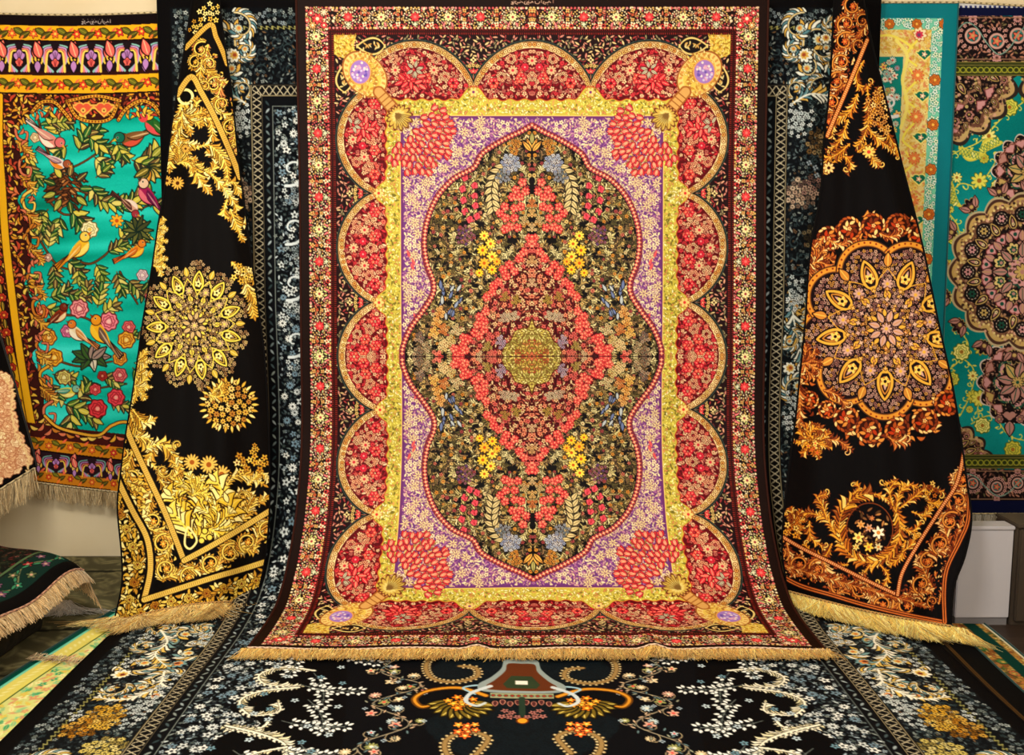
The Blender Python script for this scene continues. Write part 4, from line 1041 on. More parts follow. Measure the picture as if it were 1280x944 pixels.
    # roses
    for x, y, r_, c, n in ((99, 386, 12, C(222, 140, 140), 8), (136, 402, 12, C(226, 130, 140), 8), (161, 409, 8, C(214, 110, 110), 6), (52, 390, 9, C(226, 120, 70), 6), (61, 422, 10, C(214, 150, 60), 6), (68, 447, 11, C(220, 160, 50), 6), (158, 425, 11, C(220, 160, 60), 7), (150, 448, 9, C(210, 150, 60), 6),
                           (80, 472, 9, C(200, 190, 110), 7), (150, 469, 9, C(206, 110, 110), 6), (119, 487, 7, C(206, 90, 90), 6), (145, 497, 11, C(214, 80, 90), 7), (122, 511, 12, C(206, 70, 76), 7), (128, 470, 6, C(160, 60, 50), 5), (178, 344, 7, C(226, 200, 200), 6), (84, 414, 8, C(200, 120, 150), 6), (190, 372, 9, C(226, 120, 120), 7), (190, 455, 10, C(226, 150, 60), 7), (44, 172, 6, C(220, 200, 150), 5), (60, 322, 5, C(200, 170, 150), 5)):
        cv.st(m_rose, x, y, r_ + 1, R.random(), 1, c, mix(c, C(255, 240, 200), .45), mix(c, C(60, 10, 20), .7), n=n)
    cv.st(m_rose, 112, 287, 12, 0, 1, C(240, 226, 170), C(214, 180, 90), C(120, 110, 70), n=8)
    for i in range(9):
        a = i * pi / 4.5; cv.st(m_leaf, 114 + cos(a) * 13, 446 + sin(a) * 7, 11, a, 1, R.choice([C(206, 196, 170), C(70, 100, 50), C(150, 130, 120)]), C(60, 50, 60), C(40, 50, 40), w=.42)
    # birds
    bird(cv, 58, 172, 24, .85, 1, C(206, 130, 120), C(240, 214, 190), C(196, 140, 130), C(200, 110, 110), C(214, 150, 60), C(206, 190, 180))
    bird(cv, 70, 202, 19, .7, 1, C(214, 196, 190), C(214, 130, 50), C(150, 120, 130), C(150, 90, 60), C(214, 150, 60))
    bird(cv, 168, 172, 25, pi - .5, -1, C(120, 90, 50), C(196, 90, 70), C(130, 96, 60), C(20, 110, 90), C(200, 170, 60))
    bird(cv, 196, 160, 26, pi + .5, -1, C(40, 100, 50), C(206, 90, 90), C(60, 110, 50), C(226, 180, 60), C(190, 60, 70), C(190, 60, 60))
    cv.st(m_dot, 179, 147, 6, 0, 1, C(206, 80, 80))
    bird(cv, 186, 246, 24, pi + .7, -1, C(150, 40, 90), C(206, 110, 120), C(110, 30, 80), C(220, 180, 150), C(90, 60, 50))
    bird(cv, 162, 256, 18, .5, -1, C(200, 150, 130), C(226, 200, 180), C(96, 60, 50), C(150, 60, 70), C(214, 150, 60))
    bird(cv, 98, 312, 24, -.6, 1, C(226, 170, 50), C(240, 206, 110), C(214, 150, 60), C(230, 190, 90), C(200, 110, 30), C(200, 130, 30))
    bird(cv, 168, 315, 19, -.35, 1, C(226, 140, 40), C(240, 180, 70), C(200, 110, 40), C(220, 130, 50), C(110, 70, 40))
    bird(cv, 72, 396, 19, -.5, 1, C(140, 60, 30), C(230, 196, 150), C(110, 50, 30), C(120, 50, 30), C(60, 30, 20))
    bird(cv, 98, 418, 20, pi + .5, -1, C(226, 200, 160), C(236, 220, 190), C(190, 130, 80), C(206, 120, 50), C(120, 60, 30))
    bird(cv, 126, 418, 25, pi + .75, -1, C(226, 160, 40), C(236, 180, 60), C(110, 90, 80), C(214, 140, 40), C(120, 60, 30), C(150, 120, 90))
    bird(cv, 82, 490, 18, .2, 1, C(206, 190, 80), C(226, 210, 130), C(90, 150, 130), C(120, 170, 150), C(200, 150, 50))
    # frame ------------------------------------------------------------
    bk = C(30, 14, 14); yl = C(232, 166, 36); mar = C(110, 36, 30)
    le = smooth([(-60, 60), (-40, 150), (-24, 260), (-10, 340), (10, 430), (30, 520), (46, 606)], 10)   # cloth edge left
    off = lambda P, d: [(x + d, y) for x, y in P]
    iel = smooth([(28, 112), (26, 150), (18, 170), (28, 200), (36, 230), (22, 250), (38, 280), (38, 330), (30, 352), (46, 390), (48, 430), (40, 446), (54, 480), (56, 520), (70, 536)], 8)
    top_in = [(70, 134), (80, 146), (94, 148), (120, 152), (146, 146), (160, 134), (180, 132), (200, 138), (260, 150)]
    cv.poly([(-75, 95)] + [(27, 100), (27, 130), (40, 136), (54, 134)] + top_in[:0] + iel[8:] + [(70, 536), (60, 620), (-75, 620)], C(70, 30, 24))
    cv.poly([(20, 100), (260, 100), (260, 150), (200, 140), (180, 132), (164, 134), (148, 148), (120, 152), (92, 148), (80, 138), (62, 132), (40, 136), (24, 160)], C(70, 30, 24))
    for x, y in scatter(lambda x, y: (y < 146 and y > 112) or x < 20 + (y - 150) * .09, -70, 112, 240, 600, 6.5, 3):
        if y > 150 and x > 14 + (y - 150) * .09: continue
        cv.st(m_leaf, x, y, R.uniform(3.5, 6), R.random() * 6, 1, R.choice([C(214, 120, 80), C(206, 140, 50), C(180, 80, 56), C(226, 176, 70), C(236, 190, 90), C(130, 60, 40)]), None, bk, b=.4, E=1.3)
    G = [C(214, 156, 60), C(190, 124, 50), C(236, 190, 96), C(206, 120, 90)]
    for P in ([(40, 140), (52, 128), (68, 128), (80, 140), (88, 150)], [(148, 150), (158, 136), (176, 126), (192, 132), (204, 146), (230, 150)], [(84, 126), (96, 146), (116, 152), (138, 148), (148, 126)], [(86, 126), (120, 120), (150, 126)]):
        cv.stroke(smooth(P, 8), 5.4, bk); cv.stroke(smooth(P, 8), 3.6, G[0]); 
        for x, y, a in along(smooth(P, 8), 4): cv.st(m_dot, x, y, 1.1, 0, 1, C(120, 60, 30))
    for x in (104, 130): cv.st(m_heart, x, 136, 11, -pi / 2, 1, C(206, 96, 70), C(236, 170, 90)); cv.st(m_daisy, x, 138, 4, 0, 1, C(240, 190, 100), bk)
    for y0 in range(150, 560, 44):
        xx = 12 + (y0 - 150) * .105 + (6 if y0 < 300 else 4)
        cv.stroke(smooth([(xx + 12, y0), (xx + 2, y0 + 8), (xx + 4, y0 + 22), (xx + 14, y0 + 26), (xx + 16, y0 + 16), (xx + 9, y0 + 15)], 6), 5.2, bk, 3)
        cv.stroke(smooth([(xx + 12, y0), (xx + 2, y0 + 8), (xx + 4, y0 + 22), (xx + 14, y0 + 26), (xx + 16, y0 + 16), (xx + 9, y0 + 15)], 6), 3.4, R.choice(G), 2)
        cv.st(m_rose, xx + 9, y0 + 34, 8, 0, 1, R.choice([C(190, 70, 50), C(206, 150, 70), C(200, 100, 90)]), G[2], bk)
        frond(cv, smooth([(xx + 2, y0 + 26), (xx + 14, y0 + 36), (xx + 20, y0 + 46)], 5), 7, G[:3], 1.6, 3.6, o=bk)
        for i in range(6): cv.st(m_leaf, xx + R.uniform(-2, 14), y0 + R.uniform(0, 40), 5, R.random() * 6, 1, R.choice(G), None, bk, b=.4, E=1.3)
    # left stripes following the edge
    for d, w_, c in ((2, 6, yl), (8, 6, C(60, 20, 18)), (60, 0, yl)):
        if w_: cv.stroke(off(le, d), w_, c)
    stripe = smooth([(-2, 120), (-2, 180), (2, 240), (6, 300), (14, 370), (22, 430), (33, 500), (44, 560), (50, 600)], 8)
    cv.stroke(off(stripe, 1), 11, bk); cv.stroke(off(stripe, 1), 9, yl)
    for i, (x, y, a) in enumerate(along(off(stripe, -12), 11)):
        cv.st(m_rose if i % 2 else m_leaf, x, y, 6.5, a, 1, C(214, 80, 50) if i % 2 else C(110, 100, 40), C(240, 180, 80), bk)
    # horizontal bands, top: warp slightly with the sag
    def hb(y0, y1, c, sag): cv.a[(Y > y0 + sag(X)) & (Y < y1 + sag(X))] = c
    st_ = lambda x: 3.0 * np.sin((x + 10) / 75.) - .012 * (x - 60)
    hb(10, 30, C(26, 12, 14), st_); hb(30, 49, yl, st_); hb(48, 50, bk, st_); hb(50, 88, C(40, 24, 30), st_); hb(87, 92, C(60, 24, 20), st_); hb(92, 115, yl, st_); hb(114, 116, bk, st_)
    def flband(y0, x0, x1, sag, h=17):
        x = x0; i = 0
        while x < x1:
            y = y0 + float(sag(np.float32(x)))
            cv.st(m_flower, x, y + R.uniform(-1, 1), h * .36, R.random() * 6, 1, R.choice([C(214, 76, 50), C(226, 110, 60), C(200, 60, 60)]), C(246, 190, 90), C(90, 40, 20), n=6)
            cv.st(m_leaf, x + 9, y - 2, h * .42, .5, 1, C(110, 110, 40), C(160, 150, 60), C(60, 50, 20), w=.45)
            cv.st(m_leaf, x + 16, y + 2, h * .42, -.5, 1, C(90, 84, 36), C(160, 150, 60), C(60, 50, 20), w=.45)
            cv.st(m_leaf, x + 12, y + 6, 4, 2.2, 1, C(230, 120, 60)); cv.st(m_leaf, x + 20, y - 5, 4, -.7, 1, C(236, 110, 80))
            x += 27; i += 1
    flband(39.5, -66, 250, st_); flband(103.5, -58, 250, st_)
    def palband(y0, h, x0, x1, sag, tint):
        x = x0; i = 0
        while x < x1:
            y = y0 + float(sag(np.float32(x)))
            pk, lv, te, ye = C(222, 110, 100), C(176, 130, 180), C(120, 170, 160), C(232, 190, 80)
            for s_ in (-1, 1):
                for j, c in enumerate((te, lv, pk, ye)):
                    cv.stroke(smooth([(x + s_ * (3 + j * 3), y + h * .5), (x + s_ * (14 - j), y + h * .15), (x + s_ * (16 - j * 2.4), y - h * .3 + j * 1.5), (x + s_ * (6 - j), y - h * .42 + j * 2.6)], 6), h * .085, mix(c, tint, .12), h * .05)
                P = curl(x + s_ * 22, y + h * .08, h * .22, pi / 2, 1.2, s_, 14); cv.stroke(P, 2.2, ye, 1.4)
                cv.st(m_leaf, x + s_ * 22, y - h * .26, h * .3, -pi / 2 + s_ * .3, 1, pk, C(250, 190, 150), bk, w=.5)
                cv.st(m_leaf, x + s_ * 22, y + h * .34, h * .2, pi / 2, 1, lv, None, bk, w=.5)
            cv.st(m_tulip, x, y - h * .02, h * .24, -pi / 2, 1, lv, C(90, 60, 90), bk); cv.st(m_tulip, x, y + h * .2, h * .16, -pi / 2, 1, pk, C(120, 40, 50), bk)
            x += 45; i += 1
    palband(69, 36, -66, 250, st_, C(255, 255, 255))
    # bottom bands (slant down to the right)
    sb = lambda x: .14 * (x - 48) - .0002 * (x - 48) ** 2
    cv.a[(Y > 530 + sb(X)) & (X > 30)] = C(80, 30, 24)
    for x in range(-20, 250, 9):
        y = 539 + float(sb(x)); cv.st(m_leaf, x, y + R.uniform(-5, 5), 6, R.uniform(-1, 1), 1, R.choice(G), None, bk, b=.4, E=1.3)
    cv.stroke(smooth([(56, 520), (72, 534), (100, 542), (124, 544), (140, 532), (160, 528), (200, 540), (240, 548)], 8), 5, bk); cv.stroke(smooth([(56, 520), (72, 534), (100, 542), (124, 544), (140, 532), (160, 528), (200, 540), (240, 548)], 8), 3.2, G[0])
    hb(547, 562, C(196, 130, 30), sb); hb(562, 564, bk, sb); hb(564, 588, C(56, 30, 40), sb); hb(588, 601, C(190, 126, 36), sb); hb(601, 620, C(40, 14, 10), sb)
    flband(554.5, -20, 250, sb, 13); flband(594, -20, 250, sb, 11); palband(576, 22, -20, 250, sb, C(160, 130, 120))
    sig(cv, 120, 25 + 2, 36, 6, C(176, 166, 160), 2, .7)
    return cv

# ---------------------------------------------------------------------------
#  Design 6: teal medallion rug (far right), cloth px
# ---------------------------------------------------------------------------
def design_medallion():
    k = 1.9; R.seed(21)
    te, bk = C(8, 128, 128), C(34, 24, 26)
    cv = Cv(1150, 0, 1400, 660, k, te)
    X, Y = cv.XY()
    q = np.random.RandomState(5)
    cv.a += (q.rand(cv.H, cv.W, 1).astype(np.float32) - .5) * .05 + (.04 * np.sin(Y / 37.))[..., None]
    ro, gd, gn, pk = C(166, 126, 118), C(176, 152, 100), C(36, 84, 70), C(186, 140, 140)
    yl = [C(206, 200, 96), C(190, 180, 80), C(226, 216, 130)]
    cxm, cym = 1278, 340
    # vines with yellow flowers
    for P in ([(1172, 205), (1196, 190), (1226, 176), (1250, 150), (1276, 130), (1300, 120)], [(1184, 250), (1200, 230), (1222, 232), (1240, 210), (1250, 190)], [(1176, 470), (1200, 450), (1210, 430), (1196, 410)], [(1190, 440), (1216, 460), (1214, 490), (1200, 520)], [(1214, 530), (1240, 520), (1262, 545), (1290, 552)], [(1180, 260), (1196, 280), (1200, 300)], [(1236, 490), (1222, 510), (1230, 540)]):
        cv.stroke(smooth(P, 8), 1.5, yl[1])
        for x, y, a in along(smooth(P, 8), 10, 4):
            s_ = R.choice([1, -1]); cv.stroke(curl(x + cos(a + s_ * 1.5) * 5, y + sin(a + s_ * 1.5) * 5, 5, a - s_ * 1.5, .6, s_, 8), 1.1, yl[0]); cv.st(m_leaf, x + R.uniform(-5, 5), y + R.uniform(-5, 5), 3, R.random() * 6, 1, yl[0])
    for x, y, r_ in ((1224, 226, 11), (1246, 232, 8), (1188, 262, 5), (1190, 297, 9), (1236, 170, 10), (1262, 134, 12), (1284, 122, 9), (1230, 198, 7), (1196, 222, 7), (1176, 366, 9), (1186, 372, 8), (1202, 440, 12), (1226, 436, 9), (1190, 474, 10), (1216, 496, 9), (1224, 498, 11), (1228, 532, 11), (1212, 512, 5), (1266, 562, 12), (1290, 540, 8), (1206, 545, 8), (1216, 470, 7), (1186, 330, 6), (1300, 560, 10)):
        cv.st(R.choice([m_daisy, m_rose]), x, y, r_, R.random() * 6, 1, R.choice(yl), C(150, 110, 50), C(90, 110, 50), n=9)
    for x, y, a in ((1214, 193, .2), (1236, 182, 2.6), (1190, 245, 1.2)):
        cv.st(m_leaf, x, y, 15, a, 1, yl[0], te, yl[1], w=.34, b=.4, E=1.4)
        for i in range(12): cv.st(m_leaf, x + cos(a) * (i - 6) * 2.2, y + sin(a) * (i - 6) * 2.2, 4, a + (1.2 if i % 2 else -1.2), 1, R.choice(yl), None, C(60, 110, 80))
    def lobed(cx, cy, rx, ry, n, rings, rot=0.):
        r = np.hypot((X - cx) / rx, (Y - cy) / ry); t = np.arctan2((Y - cy) / ry, (X - cx) / rx)
        for f_, amp, c, nn in rings:
            cv.area((r - f_ * (1 - amp + amp * np.abs(np.cos(nn * (t - rot) / 2)))) * min(rx, ry), c)
    def boteh(x, y, s_, a):
        cv.st(m_drop, x, y, s_, a, 1, gd, bk, ro, bk); cv.st(m_flower, x - cos(a) * s_ * .3, y - sin(a) * s_ * .3, s_ * .25, 0, 1, C(220, 200, 150), gn, None)
    # pendants then medallion
    for (cx, cy, rx, ry) in ((1272, 478, 50, 54), (1284, 214, 44, 46)):
        lobed(cx, cy, rx, ry, 8, ((1.04, .16, C(196, 180, 170), 14), (1, .16, bk, 14), (.9, .14, ro, 12), (.84, .14, bk, 12), (.62, .2, gn, 8), (.56, .2, pk, 8), (.48, .2, bk, 8)))
        for x, y in scatter(lambda x, y: math.hypot((x - cx) / rx, (y - cy) / ry) < .95, cx - rx, cy - ry, cx + rx, cy + ry, 4.4, 72):
            cv.st(m_leaf, x, y, R.uniform(1.3, 2.5), R.random() * 6, 1, R.choice([C(150, 120, 100), C(190, 150, 130), C(60, 44, 40), C(176, 156, 110)]))
        for i in range(14):
            a = 2 * pi * i / 14; cv.st(m_heart, cx + cos(a) * rx * .76, cy + sin(a) * ry * .76, 7, a, 1, R.choice([ro, gd, pk]), C(110, 70, 60))
        for i in range(8):
            a = 2 * pi * i / 8 + .2; cv.st(m_leaf, cx + cos(a) * rx * .3, cy + sin(a) * ry * .3, 11, a, 1, R.choice([ro, gd]), gn, bk, w=.5)
        cv.st(m_daisy, cx, cy, 8, 0, 1, gd, gn, bk)
    for (x, y) in ((1266, 520), (1262, 526)): cv.st(m_cross, 1262, 524, 16, .0, 1, bk); 
    cv.st(m_heart, 1262, 520, 9, -pi / 2, 1, ro, bk); cv.st(m_leaf, 1262, 536, 9, pi / 2, 1, ro, gn, bk, w=.6)
    for s_ in (-1, 1): cv.st(m_rose, 1262 + s_ * 13, 524, 6, 0, 1, ro, gd, bk)
    # petal tips around the medallion
    for i in range(16):
        a = 2 * pi * i / 16 + .1; x, y = cxm + cos(a) * 100, cym + sin(a) * 104
        cv.st(m_palm, x, y, 13, a, 1, bk, C(90, 60, 60), gd, C(150, 130, 90), n=9); 
        for s_ in (-1, 1): cv.st(m_leaf, x + cos(a + s_ * 1.2) * 9, y + sin(a + s_ * 1.2) * 9, 7, a + s_ * .6, 1, ro, bk, C(60, 40, 36), w=.5)
    lobed(cxm, cym, 92, 97, 16, ((1.03, .09, C(170, 156, 126), 16), (1.0, .09, C(84, 60, 50), 16), (.96, .09, C(176, 150, 100), 16), (.9, .1, C(120, 90, 70), 16), (.84, .12, bk, 16), (.66, .1, C(150, 120, 84), 16), (.62, .1, bk, 16), (.40, .16, ro, 8), (.37, .16, bk, 8), (.24, .2, gn, 8), (.2, .2, pk, 8)))
    for x, y in scatter(lambda x, y: math.hypot((x - cxm) / 92, (y - cym) / 97) < .92, cxm - 95, cym - 100, cxm + 95, cym + 100, 4.6, 70):
        cv.st(R.choice([m_leaf, m_dot]), x, y, R.uniform(1.2, 2.3), R.random() * 6, 1, R.choice([C(150, 120, 100), C(190, 150, 130), C(70, 50, 44), C(176, 156, 110), C(100, 76, 60)]))
    for i in range(90):
        a = 2 * pi * i / 90; rr = .885 - .07 * (1 - abs(cos(8 * a))); cv.st(m_dot, cxm + cos(a) * 92 * rr, cym + sin(a) * 97 * rr, 1.6, 0, 1, C(206, 184, 130))
    for i in range(16):
        a = 2 * pi * i / 16
        x, y = cxm + cos(a) * 68, cym + sin(a) * 72
        cv.st(m_dot, x, y, 10, 0, 1, C(226, 214, 190), bk); cv.st(m_dot, x, y, 6.5, 0, 1, bk)
        for j in range(10): b = j * .628; cv.st(m_dot, x + cos(b) * 7.6, y + sin(b) * 7.6, 1.2, 0, 1, bk)
        cv.st(m_daisy, x, y, 5.5, 0, 1, R.choice([gd, pk, gn]), bk, None, n=6)
        a2 = a + pi / 16; x, y = cxm + cos(a2) * 62, cym + sin(a2) * 64; boteh(x, y, 10, a2)
        x, y = cxm + cos(a2) * 46, cym + sin(a2) * 48; cv.st(m_heart, x, y, 8, a2, 1, pk, C(120, 60, 60)); cv.st(m_dot, x, y, 2.4, 0, 1, gn)
        x, y = cxm + cos(a) * 44, cym + sin(a) * 46; cv.st(m_leaf, x, y, 7, a, 1, ro, gd, bk, w=.6)
    for i in range(8):
        a = 2 * pi * i / 8 + pi / 8; x, y = cxm + cos(a) * 28, cym + sin(a) * 29
        cv.st(m_palm, x, y, 11, a, 1, C(200, 176, 120), gn, ro, bk, n=7)
        a -= pi / 8; cv.st(m_leaf, cxm + cos(a) * 28, cym + sin(a) * 28, 9, a, 1, ro, gn, bk, w=.5)
    cv.st(m_daisy, cxm, cym, 11, 0, 1, gd, ro, bk, n=8)
    # corner pieces
    for (cx, cy, sy) in ((1170, 84, 1), (1172, 590, -1), (1376, 84, 1), (1376, 590, -1)):
        rr = 98 if sy > 0 else 66
        wx = rr * 1.05
        lobed(cx, cy, wx, rr, 10, ((1.05, .10, C(60, 50, 46), 20), (1.0, .10, C(176, 150, 110), 20), (.93, .1, C(110, 80, 66), 20), (.86, .1, bk, 20), (.6, .12, C(140, 110, 90), 14), (.55, .12, bk, 14)))
        for x, y in scatter(lambda x, y: math.hypot((x - cx) / wx, (y - cy) / rr) < .97, cx - wx, cy - rr, cx + wx, cy + rr, 4.6, 71):
            cv.st(R.choice([m_leaf, m_dot]), x, y, R.uniform(1.2, 2.3), R.random() * 6, 1, R.choice([C(150, 120, 100), C(190, 150, 130), C(60, 44, 40), C(176, 156, 110), C(100, 76, 60)]))
        for rad, n_, s_ in ((.84, 34, 5.5), (.58, 22, 6), (.72, 24, 8), (.42, 12, 9), (.22, 8, 8)):
            for i in range(n_):
                a = 2 * pi * i / n_ + .2; x, y = cx + cos(a) * wx * rad, cy + sin(a) * rr * rad
                R.choice([lambda: boteh(x, y, s_, a + .3), lambda: cv.st(m_palm, x, y, s_, a, 1, ro, bk, gd, C(110, 70, 60), n=7), lambda: cv.st(m_heart, x, y, s_ * .9, a, 1, pk, C(120, 70, 70))])()
    # borders
    def border(y0, y1):
        cv.a[(Y > y0) & (Y < y1)] = bk
        cy = (y0 + y1) / 2; h = (y1 - y0) / 2
        for x, y in scatter(lambda x, y: 1, 1150, y0 + 3, 1400, y1 - 3, 5.6, 12):
            cv.st(m_leaf, x, y, R.uniform(2.4, 4), R.random() * 6, 1, R.choice([C(150, 110, 96), C(176, 130, 110), C(96, 70, 60), C(120, 110, 80)]), None, bk)
        x = 1160; i = 0
        while x < 1400:
            s_ = 1 if i % 2 else -1
            yy = cy + s_ * h * .12
            cv.st(m_dot, x, yy, h * .62, 0, 1, bk)
            for j in range(14):
                b = j * 2 * pi / 14; cv.st(m_flower, x + cos(b) * h * .56, yy + sin(b) * h * .56, 2.9, b, 1, C(206, 160, 150), C(90, 50, 50), None)
            cv.st(m_dot, x, yy, h * .36, 0, 1, C(60, 120, 116), C(190, 150, 140)); cv.st(m_flower, x, yy, h * .24, 0, 1, C(200, 110, 90), gd, bk)
            cv.st(m_palm, x, yy + s_ * h * .72, h * .3, s_ * pi / 2, 1, pk, ro, C(90, 60, 60), bk, n=7)
            if i % 2 == 0:
                cv.st(m_drop, x + 26, cy + 2, h * .62, -.9, 1, C(200, 170, 150), C(70, 120, 120), C(190, 140, 130), bk)
            x += 26 if i % 2 else 30; i += 1
        for yy in (y0 + 2, y1 - 2): cv.stroke([(1150, yy), (1400, yy)], 1.2, C(150, 120, 100))
        cv.stroke(smooth([(1150 + j * 14, cy + h * .72 * sin(j * 1.1)) for j in range(19)], 5), 1.4, C(120, 150, 140))
    border(20, 76); border(587, 626)
    for y0, y1 in ((77, 95), (568, 586)):
        cv.a[(Y > y0) & (Y < y1)] = C(62, 70, 34)
        for yy in (y0 + 1, y1 - 1, y0 + 4.5, y1 - 4.5): cv.stroke([(1150, yy), (1400, yy)], 1, C(130, 120, 70))
        x = 1152
        while x < 1400: cv.st(m_ring, x, (y0 + y1) / 2 + 1.5, 4, 0, 1, C(150, 150, 60), w=.16); x += 7.4
    nv = C(16, 24, 66)
    cv.a[Y < 20] = nv; cv.a[Y > 626] = nv
    cv.a[(Y < 10)] = C(190, 190, 190)
    m = (Y < 10) & ((X % 6) < 3) & (Y > 7); cv.a[m] = C(50, 60, 110)
    # left border strip, thin
    m = X < 1158; cv.a[m] = nv
    return cv

# ---------------------------------------------------------------------------
#  Design 7: turquoise-edged cream rug (behind the copper drape)
# ---------------------------------------------------------------------------
def design_cream():
    k = 1.9; R.seed(31)
    te = C(6, 120, 128)
    cv = Cv(1020, 0, 1202, 640, k, C(236, 214, 140))
    X, Y = cv.XY()
    T = np.minimum(1198 - (X + (Y - 6) * .045), Y - 5)     # edge runs slightly in towards the bottom
    e = lambda x, y: min(1198 - (x + (y - 6) * .045), y - 5)
    cv.a[T < 68] = C(224, 200, 136)
    for x, y in scatter(lambda x, y: 32 < e(x, y) < 62, 1020, 0, 1200, 640, 5, 2):
        cv.st(m_flower if R.random() < .4 else m_leaf, x, y, R.uniform(2.4, 3.8), R.random() * 6, 1, R.choice([C(240, 226, 150), C(226, 160, 120), C(206, 176, 90), C(236, 200, 110), C(214, 140, 110)]), *([C(190, 120, 70)] if 1 else []), C(196, 150, 80))
    for i in range(8):
        y = 60 + i * 52; x = 1198 - 44 - (y - 6) * .045
        cv.stroke(smooth([(x - 12, y - 26), (x - 4, y - 12), (x - 14, y), (x - 18, y + 12), (x - 6, y + 22)], 6), 2.6, C(236, 216, 96)); cv.st(m_heart, x + 4, y + 8, 9, -pi / 2, 1, C(10, 110, 90), C(240, 220, 130)); cv.st(m_flower, x + 4, y + 8, 4, 0, 1, C(240, 180, 150), C(250, 250, 200))
        cv.st(m_daisy, x - 2, y - 18, 8, 0, 1, C(222, 130, 80), C(240, 210, 120), C(180, 90, 60))
    m = (T < 32); cv.a[m] = C(120, 190, 160)
    for x, y in scatter(lambda x, y: 19 < e(x, y) < 30, 1020, 0, 1200, 640, 5.5, 4):
        cv.st(m_flower, x, y, R.uniform(3, 4.4), R.random(), 1, R.choice([C(236, 240, 226), C(220, 230, 210), C(246, 240, 200)]), C(20, 120, 96), C(10, 110, 96))
    for i in range(9):
        y = 100 + i * 56; cv.st(m_rose, 1198 - 25 - (y - 6) * .045, y, 8, 0, 1, C(206, 120, 50), C(236, 180, 90), C(110, 70, 30))
        cv.st(m_rose, 1180 - i * 34, 30, 7, 0, 1, C(206, 120, 50), C(236, 180, 90), C(110, 70, 30))
    m = T < 18; cv.a[m] = te
    # inner turquoise field
    m = T > 66; cv.a[m] = C(16, 132, 124)
    for x, y in scatter(lambda x, y: e(x, y) > 70, 1020, 0, 1200, 640, 9, 6):
        cv.st(R.choice([m_daisy, m_flower, m_rose]), x, y, R.uniform(4, 7), R.random() * 6, 1, R.choice([C(236, 226, 196), C(226, 160, 130), C(200, 206, 190), C(150, 150, 160), C(236, 190, 110)]), C(190, 90, 80), C(10, 80, 80))
    for i in range(6):
        cv.stroke(curl(1112, 130 + i * 40, 18, 1, 1.1, 1), 4.5, C(226, 228, 226), 2); cv.stroke(curl(1098, 110 + i * 44, 14, 3, 1.0, -1), 3, C(150, 170, 190), 1.5)
    cv.stroke(smooth([(1060, 60), (1080, 50), (1110, 44), (1130, 52), (1140, 60)], 6), 3, C(240, 216, 100)); cv.stroke(smooth([(1120, 50), (1134, 70), (1128, 100), (1134, 130), (1126, 160)], 6), 4, C(240, 220, 120))
    cv.st(m_palm, 1148, 44, 12, -.6, 1, C(240, 220, 170), C(200, 60, 90), C(120, 80, 110), C(180, 120, 60))
    return cv

# ---------------------------------------------------------------------------
#  Small designs
# ---------------------------------------------------------------------------
def design_blossom():
    """black rug with cream blossom masses (far left drape), cloth px"""
    k = 2.; R.seed(41)
    cv = Cv(-70, 340, 60, 640, k, C(12, 9, 9))
    blob = lambda x, y: (x < 24 + .24 * (y - 520) - 9 * abs(sin(y / 26.)) - (14 if y < 470 else 0)) and y < 598 - .62 * x
    for x, y in scatter(blob, -70, 350, 60, 625, 7, 1):
        cv.st(m_rose, x, y, 8.5, R.random(), 1, R.choice([C(226, 180, 140), C(238, 206, 160), C(226, 184, 146), C(242, 216, 164)]), C(244, 214, 170), C(176, 120, 90), n=7)
    for x, y in scatter(blob, -70, 350, 60, 625, 9, 5):
        P = curl(x, y, 6, R.random() * 6, 1., 1, 10); cv.stroke(P, .8, C(176, 120, 90))
    for i in range(60):
        y = 350 + i * 4.6; x = 24 + .24 * (y - 520) - 9 * abs(sin(y / 26.)) - (14 if y < 470 else 0)
        cv.st(m_leaf, x, y, 4, R.random() * 3, 1, C(226, 190, 140), None, None, b=.4, E=1.3)
    return cv

def design_green():
    """dark green floral rug, local coords 0..260 x 0..220, edge stripes near y=220"""
    k = 1.6; R.seed(43)
    cv = Cv(0, 0, 260, 200, k, C(20, 26, 20))
    for x, y in scatter(lambda x, y: 1, 0, 0, 260, 200, 7, 1):
        cv.st(R.choice([m_leaf, m_flower]), x, y, R.uniform(3, 5), R.random() * 6, 1, R.choice([C(50, 76, 50), C(30, 60, 48), C(110, 50, 50), C(80, 80, 50), C(40, 44, 36), C(120, 90, 80)]), C(90, 30, 30), C(12, 14, 12))
    X, Y = cv.XY()
    cv.a[(Y > 146) & (Y < 150)] = C(90, 110, 80); cv.a[(Y > 104) & (Y < 112)] = C(10, 14, 12)
    m = (Y > 152) & (Y < 186); cv.a[m] = C(20, 56, 48)
    P = smooth([(i * 13, 168 + 9 * sin(i * 1.2)) for i in range(21)], 5)
    cv.stroke(P, 2, C(120, 120, 90))
    for i, (x, y, a) in enumerate(along(P, 13)):
        cv.st(m_flower, x, 168 + (8 if i % 2 else -8), 6.5, R.random(), 1, R.choice([C(150, 60, 60), C(100, 110, 80), C(120, 90, 110), C(60, 120, 96)]), C(190, 150, 130), C(10, 24, 20)); cv.st(m_leaf, x + 5, y, 5, a, 1, C(70, 130, 100), None, C(10, 24, 20))
    cv.a[(Y > 186)] = C(12, 9, 9)
    return cv

